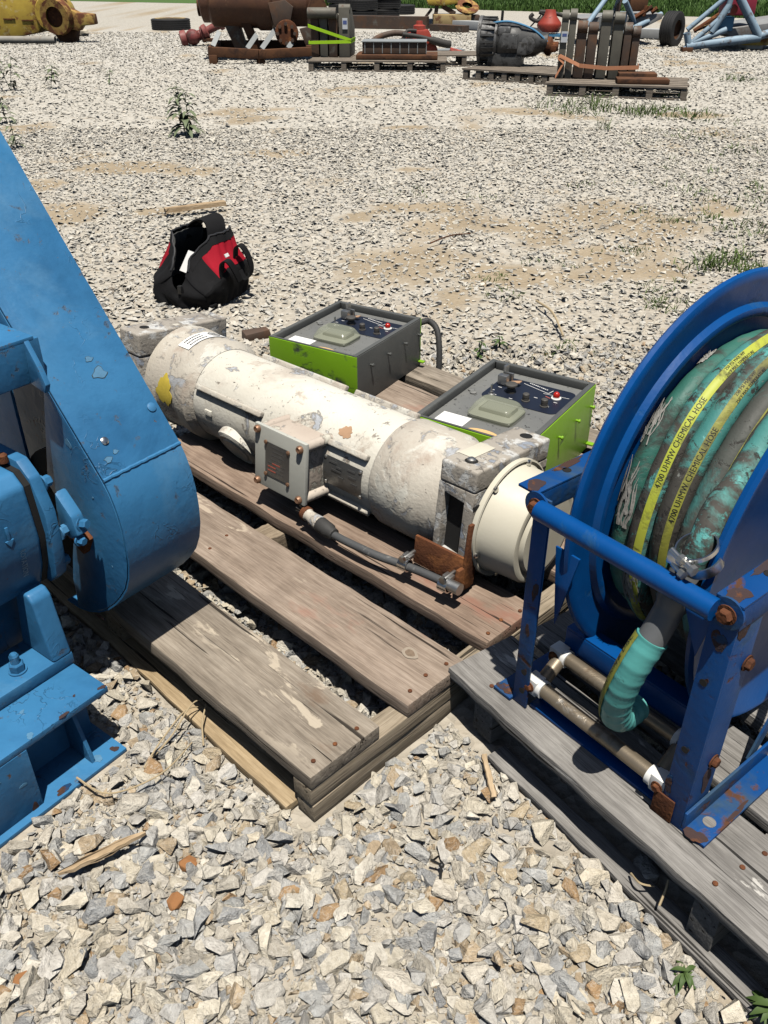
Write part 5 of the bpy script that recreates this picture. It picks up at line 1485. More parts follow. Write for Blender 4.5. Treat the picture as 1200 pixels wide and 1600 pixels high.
# flat tyre lying on the gravel, far left
S = Spot(268, 46)
t = empty('tyre', S.loc, 0, 'single black tyre lying flat on the gravel at the far left', 'tyre')
tyre('tyre_carcass', t, (0, 0, .135), (0, 0, 1), S.w(30), S.w(17), .27)
MB().lathe((0, 0, .262), (0, 0, 1), [(0, S.w(19)), (.012, S.w(19.5)), (.012, S.w(24))], 30, False).build('bead', M['tan_metal'], t)
# stacked tyres
ST = [(565, 33, 3), (600, 30, 3), (535, 20, 3), (625, 22, 1)]
for i, (bx, by, n) in enumerate(ST):
    S = Spot(bx, by)
    for k in range(n):
        q = empty('tyre', S.loc + Vector((rnd.uniform(-.03, .03), rnd.uniform(-.03, .03), k * .30)), rnd.uniform(0, 3), ('bottom', 'middle', 'top')[k] + ' black tyre of the ' + ['front stack behind the strapped steel plates', 'right-hand stack behind the red pump', 'rear left stack of tyres', 'low pile at the right of the tyre stacks'][i], 'tyre', 'stacked tyres')
        tyre('tyre_carcass', q, (0, 0, .15), (0, 0, 1), .52, .28, .29, 30)

# yellow machine casting, top left
S = Spot(105, 66)
t = empty('boom_knuckle', S.loc, 0, 'yellow painted steel boom end with rusty pin bosses at the top left corner', 'machine part')
P = S.p
MB().prism([(P(x, y).x, P(x, y).z) for x, y in ((-30, -10), (45, -8), (78, 2), (80, 30), (62, 52), (20, 60), (-30, 58))], (0, 0, 0), (1, 0, 0), (0, 0, 1), (0, .8, 0)).build('boom_body', M['yel'], t, bevel=.04)
MB().lathe(P(90, 22, -.10), (0, 1, 0), [(0, S.w(24)), (.06, S.w(26)), (.6, S.w(26)), (.66, S.w(24))], 28).build('pin_boss', M['yel'], t)
MB().lathe(P(98, 26, -.28), (0.25, 1, .1), [(0, S.w(14)), (0, S.w(24)), (.14, S.w(26)), (.30, S.w(22)), (.30, S.w(13))], 30, False).build('pin_eye', M['yel_rust'], t)
MB().lathe(P(98, 26, -.20), (0.25, 1, .1), [(0, S.w(13.5)), (.2, S.w(13))], 24).build('pin_bore', M['rust'], t)
MB().prism([(P(x, y).x, P(x, y).z) for x, y in ((118, 12), (132, 20), (155, 22), (156, 38), (136, 40), (130, 48), (114, 44))], (0, -.2, 0), (1, 0, 0), (0, 0, 1), (0, .34, 0)).build('lug', M['yel_rust'], t, bevel=.03)
MB().prism([(P(x, y).x, P(x, y).z) for x, y in ((86, 12), (116, 12), (110, -14), (90, -14))], (0, -.15, 0), (1, 0, 0), (0, 0, 1), (0, .25, 0)).build('lug', M['yel_rust'], t, bevel=.03)
MB().prism([(P(x, y).x, P(x, y).z) for x, y in ((84, 44), (124, 46), (118, 66), (98, 67))], (0, -.1, 0), (1, 0, 0), (0, 0, 1), (0, .4, 0)).build('foot', M['rust_brown'], t, bevel=.03)
for a in ((22, 30), (50, 32)): MB().box(P(a[0], a[1], -.012), (S.w(18), .02, S.w(1.6))).build('weld_plate', M['rust'], t)
S = Spot(45, 69); q = MB().pipe(S.loc + Vector((-S.w(60), 0, .09)), S.loc + Vector((S.w(45), -.1, .09)), .075, .062, 16).build('steel_pipe', M['pipe_grey']); tag(q, 'grey steel pipe lying nearest in front of the yellow boom end', 'pipe')
S = Spot(15, 61); q = MB().pipe(S.loc + Vector((-S.w(40), 0, .09)), S.loc + Vector((S.w(20), 0, .09)), .08, .065, 16).build('steel_pipe', M['rust_brown']); tag(q, 'short brown pipe lying behind the grey pipe at the left edge', 'pipe')
S = Spot(130, 57); q = MB().ball((0, 0, .08), (.16, .12, .10), 10, 6).jitter(.015, 4).build('rock', M['stone'], loc=S.loc); tag(q, 'rounded grey rock beside the yellow boom end', 'rock')

# dark red valve
S = Spot(315, 72)
t = empty('pipe_valve', S.loc, 0, 'dark red flanged valve lying beside the rusty cylinder stand', 'valve')
P = S.p
MB().lathe(P(283, 62), (1, .2, .2), [(0, .10), (.02, .17), (.14, .17), (.15, .10), (.45, .10), (.47, .16), (.58, .16), (.6, .12)], 18).build('valve_body', M['maroon'], t)
MB().lathe(P(318, 52), (.8, .1, .35), [(0, .09), (.04, .15), (.12, .15), (.14, .08), (.4, .09), (.42, .13), (.5, .13)], 18).build('branch', M['maroon'], t)
MB().ball(P(303, 58), (.17, .16, .16), 12, 8).build('valve_bonnet', M['maroon'], t)
MB().box(P(328, 62, -.06), (.22, .1, .07)).build('yoke', M['rust_brown'], t, bevel=.01)

# rusty cylinder on a steel stand
S = Spot(405, 97)
t = empty('rusty_cylinder', S.loc, rad(2), 'big brown rusted steel cylinder carried on a low steel stand', 'machine part')
P = S.p
MB().lathe(P(316, 4, .55), (1, -.03, -.01), [(0, S.w(20)), (.05, S.w(30)), (.18, S.w(30)), (.24, S.w(36)), (1.05, S.w(37)), (1.1, S.w(40)), (1.34, S.w(40)), (1.38, S.w(34)), (2.0, S.w(34)), (2.06, S.w(30))], 40).build('shell', M['rust_big'], t)
MB().lathe(P(318, 12, .52), (-1, 0, 0), [(0, .17), (.07, .17), (.08, .08)], 18).build('end_boss', M['rust_brown'], t)
MB().prism([(P(x, y).x, P(x, y).z) for x, y in ((345, 22), (372, 30), (385, 84), (368, 84))], (0, .35, 0), (1, 0, 0), (0, 0, 1), (0, .35, 0)).build('saddle', M['dark_steel'], t, bevel=.01)
MB().prism([(P(x, y).x, P(x, y).z) for x, y in ((378, 34), (392, 34), (408, 80), (395, 84))], (0, .25, 0), (1, 0, 0), (0, 0, 1), (0, .2, 0)).build('saddle', M['rust_brown'], t, bevel=.01)
MB().lathe(P(450, 52, .05), (.1, -1, .1), [(0, S.w(17)), (.06, S.w(18)), (.12, S.w(17)), (.13, S.w(11))], 24).build('flange_disc', M['rust'], t)
fdp = P(450, 52, -.09)
for k in range(8):
    a = k * .785; MB().cyl(fdp + Vector((S.w(13) * math.cos(a), .01, S.w(13) * math.sin(a))), fdp + Vector((S.w(13) * math.cos(a), -.03, S.w(13) * math.sin(a))), .03, None, 8).build('bolt', M['dark_steel'], t)
MB().prism([(P(x, y).x, P(x, y).z) for x, y in ((424, 6), (450, 2), (462, 12), (455, 40), (432, 44))], (0, .02, 0), (1, 0, 0), (0, 0, 1), (0, .12, 0)).build('bracket', M['dark_steel'], t, bevel=.01)
MB().lathe(P(498, 14, .1), (.1, -1, 0), [(0, S.w(15)), (.14, S.w(15)), (.15, S.w(7))], 8).build('end_flange', M['rust_brown'], t)
MB().bar(P(331, 78, -.28), P(408, 82, -.36), .10, .16).bar(P(408, 82, -.36), P(488, 79, -.20), .10, .15).build('stand_rail', M['rust_brown'], t, bevel=.01)
MB().bar(P(331, 76, .95), P(488, 76, .95), .10, .15).build('stand_rail', M['rust_brown'], t, bevel=.01)
MB().bar(P(335, 77, -.25), P(335, 77, .95), .10, .14).bar(P(484, 77, -.2), P(484, 77, .95), .10, .14).build('stand_cross', M['rust_brown'], t)
for x in (338, 410): MB().box(P(x, 91, -.30), (.15, .15, .17)).build('stand_foot', M['rust_brown'], t, bevel=.01)
for (a, b_) in (((390, 74), (403, 55)), ((412, 74), (433, 46)), ((452, 74), (462, 60)), ((338, 70), (346, 50))):
    MB().bar(P(a[0], a[1], -.25), P(b_[0], b_[1], .1), S.w(7), .03, (0, 1, 0)).build('strut', M['grey_strut'], t)
MB().prism([(P(x, y).x, P(x, y).z) for x, y in ((470, 45), (492, 40), (494, 74), (480, 74))], (0, -.05, 0), (1, 0, 0), (0, 0, 1), (0, .1, 0)).build('side_plate', M['dark_steel'], t, bevel=.01)

# pallet with strapped steel plates (left)
pA = G(486, 112)
far_pallet(pA + Vector((-.05, 0, 0)), rad(-3), 2.35, 1.2, .17, 'weathered pallet under the steel plates with the lime strap', 6, 5)
S = Spot(520, 108)
t = empty('steel_coupler', S.loc + Vector((0, .25, .17)), rad(-6), 'dark steel hinge plates bundled with a lime green strap', 'machine part')
P = lambda x, y, d=0.0: S.p(x, y, d) - Vector((0, 0, .17))
for i, (x0, x1, yt, mt) in enumerate(((487, 500, 20, 'dark_steel'), (501, 514, 24, 'olive_steel'), (515, 529, 24, 'dark_steel'), (531, 549, 10, 'olive_steel'))):
    w = (x1 - x0) * S.s; xx = P((x0 + x1) / 2, 90).x; zt = P(0, yt).z
    MB().prism([(-.08, 0), (.62, 0), (.62, zt * .55), (.30, zt * .9), (.12, zt), (-.08, zt * .96)], (xx - w / 2, 0, 0), (0, 1, 0), (0, 0, 1), (w * .92, 0, 0)).build('hinge_plate', M[mt], t, bevel=.012)
    MB().cyl((xx - w / 2, .02, zt - .06), (xx + w * .46, .02, zt - .06), .075, None, 18).build('pin_tube', M['olive_steel'], t)
MB().cyl(P(484, 22, -.10), P(528, 22, -.10), .085, None, 18).build('cross_tube', M['olive_steel'], t)
for (a, b_) in (((485, 41), (551, 63)), ((485, 67), (551, 65))):
    MB().ribbon([P(a[0], a[1], .3), P(a[0], a[1], -.19), P((a[0] + b_[0]) / 2, (a[1] + b_[1]) / 2, -.195), P(b_[0], b_[1], -.19), P(b_[0] + 1, b_[1], .3)], (0, 0, 1), .05, .006).build('strap', M['lime_strap'], t)
MB().box(P(541, 38, -.096), (S.w(8), .004, S.w(15))).build('paper_tag', M['sticker_w'], t)
MB().box(P(541, 36, -.099), (S.w(6), .002, S.w(5))).build('tag_print', M['sticker_b'], t)
# ramp plate, slotted beam and red pump on the same pallet
S = Spot(620, 113)
zb = .17
t = empty('steel_ramp', S.loc + Vector((0, .2, .172)), rad(-3), 'rusty steel plate with a black slotted beam on top beside the red pump', 'machine part')
P = lambda x, y, d=0.0: S.p(x, y, d) - Vector((0, 0, .172))
MB().box((.0, .3, .04), (S.w(128), .7, .07)).build('plate', M['rust_brown'], t, bevel=.01)
MB().box((-.05, .35, .17), (S.w(100), .5, .18)).build('slotted_beam', M['dark_steel'], t, bevel=.01)
MB().box((-.05, .35, .265), (S.w(102), .55, .012)).build('beam_top', M['grey_strut'], t)
for k in range(8): MB().box((-.55 + k * .15, .094, .17), (.012, .012, .16)).build('rib', M['grey_strut'], t)
S = Spot(655, 92)
t = empty('hydraulic_breaker', S.loc + Vector((0, .55, .17)), rad(10), 'red hydraulic pump with black hoses lying by the slotted beam', 'pump')
P = lambda x, y, d=0.0: S.p(x, y, d) - Vector((0, 0, .17))
MB().prism([(P(x, y).x, P(x, y).z) for x, y in ((628, 82), (632, 62), (642, 50), (668, 48), (674, 62), (684, 80), (682, 88), (640, 90))], (0, -.2, 0), (1, 0, 0), (0, 0, 1), (0, .5, 0)).build('pump_body', M['red_paint'], t, bevel=.04)
MB().lathe(P(655, 52, -.05), (0, 0, 1), [(0, .13), (.10, .12), (.12, .07), (.18, .06)], 14).build('cap', M['red_paint'], t)
MB().tube(smooth_path([P(575, 70, -.1), P(590, 60, -.1), P(612, 54, -.1), P(632, 55, -.1)], 6), .055, 10).build('hose', M['dark_steel'], t)
MB().tube(smooth_path([P(625, 55, -.24), P(655, 60, -.26), P(690, 70, -.26), P(702, 72, -.24)], 6), [.04] * 9 + [.07] * 10, 12).build('hose', M['black_hose'], t)
MB().tube(smooth_path([P(612, 72, -.22), P(628, 60, -.24), P(633, 50, -.2), P(648, 50, -.2)], 5), .03, 8).build('hose', M['black_hose'], t)
MB().box(P(705, 84, .1), (S.w(50), .3, .05)).build('skid', M['grey_strut'], t, bevel=.01)
MB().tube([P(705, 82, -.1), P(738, 92, -.15)], .05, 8).build('lever', M['red_paint'], t)
pB = G(672, 112)
far_pallet(pB + Vector((.02, .75, 0)), rad(4), 1.25, .8, .19, 'grey timber pallet between the red pump and the gearbox', 4, 3)

# gearbox on its pallet
far_pallet(G(722, 124), rad(-32), 1.9, 1.1, .16, 'dark slatted pallet carrying the gearbox', 7, 9)
S = Spot(805, 124)
t = empty('gearbox', S.loc + Vector((-.02, .45, .165)), rad(-14), 'dark cast truck gearbox with a round ribbed bell housing', 'gearbox')
P = lambda x, y, d=0.0: S.p(x, y, d) - Vector((0, 0, .165))
gx = Vector((1, 0, 0)); zc = P(0, 78).z
R0 = S.w(34)
MB().lathe((P(752, 0).x, 0, R0), gx, [(0, R0 * .80), (.0, R0), (.05, R0), (.06, R0 * .94), (.20, R0 * .90), (.30, R0 * .80), (.34, R0 * .5)], 40).build('bell_housing', M['alu'], t)
for k in range(22):
    a = k * 2 * math.pi / 22
    c = Vector((P(752, 0).x + .15, R0 * .915 * math.cos(a), R0 + R0 * .915 * math.sin(a)))
    MB().bar(c - gx * .10, c + gx * .12, .03, .04, (0, math.cos(a), math.sin(a))).build('rib', M['alu_dark'], t)
x0 = P(752, 0).x
MB().lathe((x0 + .30, 0, R0 * .95), gx, [(0, R0 * .72), (.05, R0 * .80), (.34, R0 * .76), (.38, R0 * .66), (.62, R0 * .58), (.70, R0 * .42), (.80, R0 * .40)], 12).build('case', M['alu_dark'], t)
MB().box((x0 + .45, -.02, R0 * .22), (.55, .44, .22)).build('oil_pan', M['alu_dark'], t, bevel=.03)
MB().box((x0 + .52, -R0 * .62, R0 * 1.02), (.26, .12, .22)).box((x0 + .72, -R0 * .55, R0 * .72), (.16, .12, .18)).box((x0 + .42, -R0 * .5, R0 * 1.42), (.2, .16, .12)).build('side_cover', M['alu'], t, bevel=.025)
MB().lathe((x0 + .80, -.12, R0 * .85), (0, -1, 0), [(0, .13), (.10, .12), (.12, .06)], 16).build('pump_cover', M['alu'], t)
MB().lathe((x0 + 1.05, 0, R0 * .8), gx, [(0, .10), (.05, .14), (.10, .14), (.14, .07), (.22, .07)], 14).build('output_yoke', M['rust'], t)
MB().box((x0 + 1.2, 0, R0 * .72), (.10, .22, .10)).build('yoke_ear', M['rust'], t, bevel=.02)
MB().cyl((x0 + .34, .02, R0 * 1.75), (x0 + .345, .02, R0 * 2.2), .022, None, 8).build('dipstick_tube', M['black_plastic'], t)
MB().tube(smooth_path([(x0 + .22, -R0 * .4, R0 * 1.72), (x0 + .5, -R0 * .45, R0 * 1.78), (x0 + .85, -R0 * .4, R0 * 1.5), (x0 + 1.1, -R0 * .3, R0 * 1.0)], 8), .017, 8).build('hose', M['blue_hose'], t)

# second set of coupler plates on a pallet with steel plates
far_pallet(G(852, 150), rad(-16), 1.9, 1.15, .17, 'pallet under the coupler plates with the orange strap', 6, 5)
S = Spot(930, 148)
t = empty('steel_coupler', S.loc + Vector((-.02, .25, .175)), rad(-10), 'tall rusty coupler plates bundled with an orange strap', 'machine part')
P = lambda x, y, d=0.0: S.p(x, y, d) - Vector((0, 0, .175))
for i, (x0_, x1_, yt, mt) in enumerate(((875, 886, 22, 'olive_steel'), (887, 898, 20, 'olive_steel'), (900, 916, 38, 'dark_steel'), (917, 932, 40, 'dark_steel'), (935, 951, 22, 'olive_steel'), (954, 970, 24, 'olive_steel'), (971, 983, 40, 'dark_steel'), (984, 996, 45, 'dark_steel'))):
    w = (x1_ - x0_) * S.s; xx = P((x0_ + x1_) / 2, 0).x; zt = P(0, yt).z
    MB().prism([(0, 0), (.50, 0), (.46, zt * .6), (.22, zt * .95), (.10, zt), (0, zt * .97)], (xx - w / 2, .01 * (i % 3), 0), (0, 1, 0), (0, 0, 1), (w * .94, 0, 0)).build('hinge_plate', M[mt], t, bevel=.012)
    MB().cyl((xx - w / 2, .07, zt - .06), (xx + w * .46, .07, zt - .06), .085, None, 18).build('pin_tube', M[mt], t)
MB().ribbon([P(873, 128, .1), P(873, 124, -.03), P(884, 100, -.035), P(874, 92, -.03), P(878, 90, -.03), P(908, 104, -.04)], (0, .2, 1), .05, .006).build('strap', M['orange_strap'], t)
MB().ribbon([P(902, 104, -.03), P(950, 108, -.035), P(999, 106, -.03), P(1000, 106, .3)], (0, 0, 1), .05, .006).build('strap', M['orange_strap'], t)
MB().box(P(881, 60, -.02), (S.w(10), .004, S.w(15))).build('paper_tag', M['sticker_w'], t)
MB().box(P(881, 57, -.0225), (S.w(7), .002, S.w(4))).build('tag_print', M['sticker_b'], t)
S = Spot(1022, 156)
for i, (yy, h, w) in enumerate(((.30, .06, .70), (.62, .10, .52))):
    q = MB().box((0, 0, h / 2), (w, .30, h)).build('steel_plate', M['rust_brown'], loc=S.loc + Vector((-.12, yy, .175)), rot=(0, 0, rad(-8)), bevel=.008)
    tag(q, ['flat brown steel plate at the front of the pallet beside the coupler plates', 'thicker brown steel bar behind the flat plate on the coupler pallet'][i], 'steel plate', 'loose steel plates')

# red ground-drive machine behind the couplers
S = Spot(855, 62)
t = empty('red_pump', S.loc, 0, 'red machine with black hose loops standing on a blue frame behind the gearbox', 'pump')
P = S.p
MB().lathe(P(856, 50), (0, 0, 1), [(0, S.w(16)), (.14, S.w(19)), (.20, S.w(18)), (.34, S.w(10)), (.46, S.w(8))], 20).build('pump_body', M['red_paint'], t)
MB().tube(smooth_path([P(830, 22), P(826, 28), P(838, 33), P(848, 24), P(840, 19), P(862, 21), P(893, 30)], 6), .045, 10).build('hose', M['black_hose'], t)
MB().bar(P(822, 48), P(842, 24), .03, .03).build('lever', M['black_hose'], t)
MB().bar(P(835, 54), P(885, 55), .5, .05).build('frame', M['blue_hose'], t)
for x in (838, 850, 862, 874): MB().box(P(x, 58, -.2), (.05, .05, .18)).build('frame_leg', M['dark_steel'], t)
# yellow and cream machine in the distance
S = Spot(700, 45)
t = empty('yellow_machine', S.loc, 0, 'distant yellow and cream machine with a round wheel on a tan box', 'machine')
P = S.p
MB().box(P(705, 32), (S.w(58), .6, S.w(17))).build('tan_box', M['tan_metal'], t, bevel=.02)
MB().prism([(P(x, y).x, P(x, y).z) for x, y in ((665, 0), (712, -2), (714, 6), (690, 10), (668, 9))], (0, -.1, 0), (1, 0, 0), (0, 0, 1), (0, .5, 0)).build('hood', M['yel'], t, bevel=.04)
MB().lathe(P(728, 12), (.1, -.45, .9), [(-.03, S.w(7)), (-.03, S.w(17)), (.03, S.w(19)), (.06, S.w(17)), (.06, S.w(8))], 26, False).build('wheel', M['yel_rust'], t)
MB().bar(P(660, 33), P(674, 14), .07, .07).bar(P(690, 10), P(710, 22), .09, .12).bar(P(680, 24), P(682, 8), .1, .1).build('linkage', M['dark_steel'], t)
MB().box(P(735, 30), (S.w(26), .4, S.w(12))).build('drive_block', M['dark_steel'], t, bevel=.02)
MB().box(P(745, 38), (S.w(50), .5, .06)).build('base_plate', M['tan_metal'], t)
# long pale beams lying across
for i, ((ax, ay), (bx, by), lb) in enumerate((((585, 38), (660, 42), 'pale steel beam lying behind the red pump, left of the yellow machine'), ((662, 43), (790, 50), 'long pale steel beam lying in front of the yellow machine'), ((985, 60), (1062, 63), 'pale steel beam lying behind the trailer wheel'))):
    a, b_ = G(ax, ay), G(bx, by)
    q = MB().bar(Vector((a.x, a.y, .12)), Vector((b_.x, b_.y, .12)), .30, .20).build('steel_beam', M['white_beam'], bevel=.01); tag(q, lb, 'beam', 'pale steel beams')
a, b_ = G(675, 46), G(725, 49)  # dark bar added to stand for the yellow machine's shadow
q = MB().bar(Vector((a.x, a.y - .5, .08)), Vector((b_.x, b_.y - .5, .08)), .3, .16).build('dark_bar', M['dark_steel']); tag(q, 'short dark bar for the shadow of the yellow machine by the long pale beam', 'timber')
a, b_ = G(470, 40), G(580, 40)
q = MB().bar(Vector((-1.0, 27.6, .16)), Vector((1.2, 27.0, .16)), .3, .3).build('dark_bar', M['dark_steel']); tag(q, 'dark timber lying in front of the tyre stacks', 'timber')

# trailer with grey deck and one wheel
S = Spot(1045, 72)
t = empty('trailer', S.loc, 0, 'flat grey-decked trailer with one black wheel, light blue tongue and rusty gear on deck', 'trailer')
P = S.p
tyre('tyre', t, P(1046, 46), (.75, -.66, 0), S.w(25), S.w(13), .30)
MB().lathe(P(1050, 47), (.75, -.66, 0), [(-.06, .09), (-.05, S.w(13)), (.06, S.w(13)), (.03, .12)], 20).build('rim', M['rust_brown'], t)
MB().prism([(P(x, y).x, P(x, y).z) for x, y in ((905, 30), (1030, 22), (1030, 30), (1000, 46), (960, 58))], (0, .1, 0), (1, 0, 0), (0, 0, 1), (0, 1.6, 0)).build('deck', M['deck_grey'], t, bevel=.01)
for (a, b_, r_) in (((908, 42), (944, -2), .055), ((964, 2), (1000, 52), .06), ((955, -4), (953, 34), .04), ((960, 56), (1032, 24), .06)):
    MB().cyl(P(a[0], a[1], -.2), P(b_[0], b_[1], .3), r_, None, 10).build('tongue_bar', M['pale_blue'], t)
MB().box(P(966, 28, .1), (S.w(14), .3, S.w(16))).build('tool_box', M['pale_blue'], t, bevel=.02)
MB().box(P(995, 8, .5), (S.w(28), .4, S.w(20))).build('winch', M['rust_brown'], t, bevel=.03)
for (a, b_) in (((985, 30), (1012, 12)), ((1000, 26), (1004, 10)), ((1012, 20), (1020, 14))):
    MB().cyl(P(a[0], a[1], .1), P(b_[0], b_[1], .1), .05, None, 8).build('linkage', M['rust'], t)
MB().cyl(P(958, 0, -.1), P(955, 40, -.1), .05, None, 8).build('jack_post', M['dark_steel'], t)
# second trailer frame with triangular drawbar
S = Spot(1075, 80)
t = empty('drawbar_trailer', S.loc, 0, 'light blue triangular trailer drawbar with red cover and rusty gear at the right edge', 'trailer')
P = S.p
for (a, b_, r_) in (((1066, 76), (1118, 24), .05), ((1068, 72), (1180, 58), .085), ((1104, 50), (1124, 8), .07), ((1124, -4), (1122, 20), .06), ((1132, -10), (1178, 56), .085), ((1066, 50), (1074, 76), .07), ((1078, 66), (1126, 46), .06), ((1066, 46), (1118, -4), .05), ((1178, 56), (1230, 40), .08)):
    MB().cyl(P(a[0], a[1], -.1), P(b_[0], b_[1], -.1), r_, None, 12).build('drawbar_tube', M['pale_blue'], t)
MB().box(P(1070, 78, -.1), (.22, .20, .12)).build('hitch', M['rust_brown'], t, bevel=.02)
MB().prism([(P(x, y).x, P(x, y).z) for x, y in ((1120, 48), (1240, 30), (1240, 50), (1150, 62))], (0, .1, 0), (1, 0, 0), (0, 0, 1), (0, 1.5, 0)).build('deck', M['deck_grey'], t, bevel=.01)
MB().box(P(1152, 2, .5), (S.w(44), .6, S.w(42))).build('cover', M['crimson'], t, bevel=.05)
MB().box(P(1128, 38, .2), (S.w(24), .3, S.w(20))).build('tool_box', M['blue_hose'], t, bevel=.03)
for k in range(6): MB().cyl(P(1085 + 6 * k, 50 - 4 * k, .25), P(1120 + 4 * k, 24 + 5 * (k % 3), .25), .045, None, 8).build('linkage', M[('rust', 'rust_brown', 'yel_rust')[k % 3]], t)
MB().lathe(P(1133, 16, .1), (0, -1, 0), [(0, .1), (.1, .1)], 14).build('lamp', M['red_paint'], t)
MB().bar(P(1165, 66, .3), P(1230, 66, .3), .2, .14).build('side_rail', M['yel'], t)
MB().box(P(1185, 72, .5), (S.w(26), .5, S.w(10))).build('wheel_chock', M['white_beam'], t)
# ------------------------------------------------------------------ sticks, weeds, small litter
def splinter(name, a, b, w, th, label, cat, mt='splinter'):
    a, b = Vector(a), Vector(b); d = b - a; L = d.length; r = random.Random(int(L * 9999)); n = 12
    o = empty if False else None
    m = MB(); vs = []; fs = []
    for i in range(n + 1):
        t = i / n; k = min(1, .15 + 2.4 * min(t, 1 - t) + .1) if cat == 'splinter' else 1
        ww = w * k * (1 + r.uniform(-.12, .12)); tt = th * (.6 + .4 * k)
        y = L * t; o_ = r.uniform(-.1, .1) * w
        vs += [(-ww / 2 + o_, y, 0), (ww / 2 + o_, y, 0), (ww * .4 + o_, y, tt), (-ww * .4 + o_, y, tt)]
    for i in range(n):
        for q in range(4): fs.append((i * 4 + q, i * 4 + (q + 1) % 4, i * 4 + 4 + (q + 1) % 4, i * 4 + 4 + q))
    fs += [(3, 2, 1, 0), (n * 4, n * 4 + 1, n * 4 + 2, n * 4 + 3)]
    m.add(vs, fs)
    ob = m.build(name, M[mt], loc=a, rot=(math.asin(max(-1, min(1, d.z / L))), 0, math.atan2(-d.x, d.y)))
    tag(ob, label, cat)
    return ob
splinter('wood_splinter', G(92, 1368, .035), G(228, 1302, .05), .022, .010, 'long pointed brown wood splinter lying on the gravel at lower left', 'splinter')
splinter('wood_strip', G(772, 1247, .03), G(756, 1180, .05), .014, .006, 'thin pale wood strip lying on the gravel between the two pallets', 'wood strip')
splinter('wood_stick', G(258, 332, .035), G(352, 320, .045), .07, .03, 'pale broken stick lying on the gravel behind the tool bag', 'stick')
a = G(838, 470, .04); b = G(880, 525, .03)
q = MB().tube(smooth_path([a, a.lerp(b, .4) + Vector((.03, 0, .01)), b], 5), .006, 6).build('twig', M['straw']); tag(q, 'thin dry twig on the gravel right of the back green box', 'twig')
a = G(672, 380, .03); b = G(735, 365, .04)
q = MB().tube(smooth_path([a, a.lerp(b, .5) + Vector((0, .03, .01)), b], 5), .005, 6).build('twig', M['rust_brown']); tag(q, 'dark thin twig on the gravel far behind the back green box', 'twig')
# dry stems beside the pallet edge
for i, (pts, lb) in enumerate((([(232, 1190, .02), (268, 1150, .05), (300, 1100, .075), (325, 1092, .05)], 'dry curved grass stem reaching up to the near plank'),
               ([(225, 1200, .03), (250, 1160, .05), (290, 1110, .055), (318, 1105, .03)], 'second dry stem beside the curved grass stem'),
               ([(318, 1165, .02), (316, 1130, .05), (322, 1100, .06)], 'short upright dry stem at the pallet edge'),
               ([(120, 1215, .03), (170, 1240, .04), (250, 1210, .045), (300, 1160, .03)], 'thin dark root trailing over the gravel below the blue beam'),
               ([(986, 1365, .04), (1000, 1380, .06), (1022, 1385, .05)], 'pale dry stem in the gap of the grey pallet'),
               ([(1030, 1415, .05), (1040, 1390, .07), (1044, 1375, .08)], 'upright straw in the gap of the grey pallet'))):
    q = MB().tube(smooth_path([G(*p) for p in pts], 6), [.0026 - .00006 * k for k in range(6 * (len(pts) - 1) + 1)], 6).build('dry_stem', M['straw']); tag(q, lb, 'stem')
# little black plastic clip
c = G(690, 1352, .03)
q = MB().tube([c + Vector((-.022, .004, .012)), c, c + Vector((-.004, -.028, -.004))], .0032, 6).ball(c, (.0065, .0065, .006), 8, 5).build('plastic_clip', M['black_plastic']); tag(q, 'tiny black plastic clip lying on a grey stone in the foreground', 'clip')
# chunk of old timber beside the back green box
c = G(402, 528)
q = MB().box((0, 0, .02), (.13, .06, .04)).jitter(.008, 3).build('wood_chunk', M['dark_steel'], loc=c, rot=(0, 0, .4), bevel=.006); tag(q, 'dark old timber chunk on the gravel left of the back green box', 'timber')

def weed(px, py, h, n, label, mt='leaf_grey', seed=0, bushy=1.0):
    """upright weed: stem with whorls of drooping narrow leaves"""
    r = random.Random(seed); loc = G(px, py)
    t = empty('weed', loc, r.uniform(0, 6), label, 'weed', 'weeds in the gravel')
    ns = max(1, int(n / 14))
    sm = MB(); lm = MB()
    for s in range(ns):
        bx, by = r.uniform(-.08, .08) * h * bushy, r.uniform(-.08, .08) * h * bushy; hh = h * r.uniform(.65, 1.0)
        tipx, tipy = bx + r.uniform(-.2, .2) * h * bushy, by + r.uniform(-.2, .2) * h * bushy
        sp_ = [Vector((bx + (tipx - bx) * k / 6, by + (tipy - by) * k / 6, hh * k / 6)) for k in range(7)]
        sm.tube(sp_, [.006 * (1 - .1 * k) for k in range(7)], 5)
        for q in range(int(n / ns)):
            k = r.uniform(.12, 1.0); base = sp_[0].lerp(sp_[-1], k); a = q * 2.4 + r.uniform(-.3, .3); L = h * (.34 - .18 * k) * r.uniform(.7, 1.2) + .02; w = L * .17
            d = Vector((math.cos(a), math.sin(a), 0)); sd = Vector((-d.y, d.x, 0)); up = r.uniform(.25, .7)
            pr = []
            for j in range(5):
                u = j / 4; pr.append((base + d * (L * u) + Vector((0, 0, L * (up * u - .75 * u * u))), w * math.sin(math.pi * (.12 + .86 * u))))
            vs = [p + sd * (e * ww) + Vector((0, 0, abs(e) * ww * .3)) for p, ww in pr for e in (-1, 0, 1)]
            fs = [(3 * j + c_, 3 * j + c_ + 1, 3 * j + c_ + 4, 3 * j + c_ + 3) for j in range(4) for c_ in (0, 1)]
            lm.add(vs, fs)
    sm.build('stem', M[mt], t)
    lm.build('leaves', M[mt], t)
    return t
weed(294, 214, .58, 54, 'tall bushy weed growing in the gravel behind the tool bag', seed=1)
weed(80, 138, .48, 26, 'grey-green weed in the gravel below the yellow boom end', seed=2)
weed(16, 142, .52, 28, 'pale weed at the left edge below the steel pipes', seed=3)
weed(12, 192, .42, 22, 'weed at the left edge just above the blue guard', seed=4)
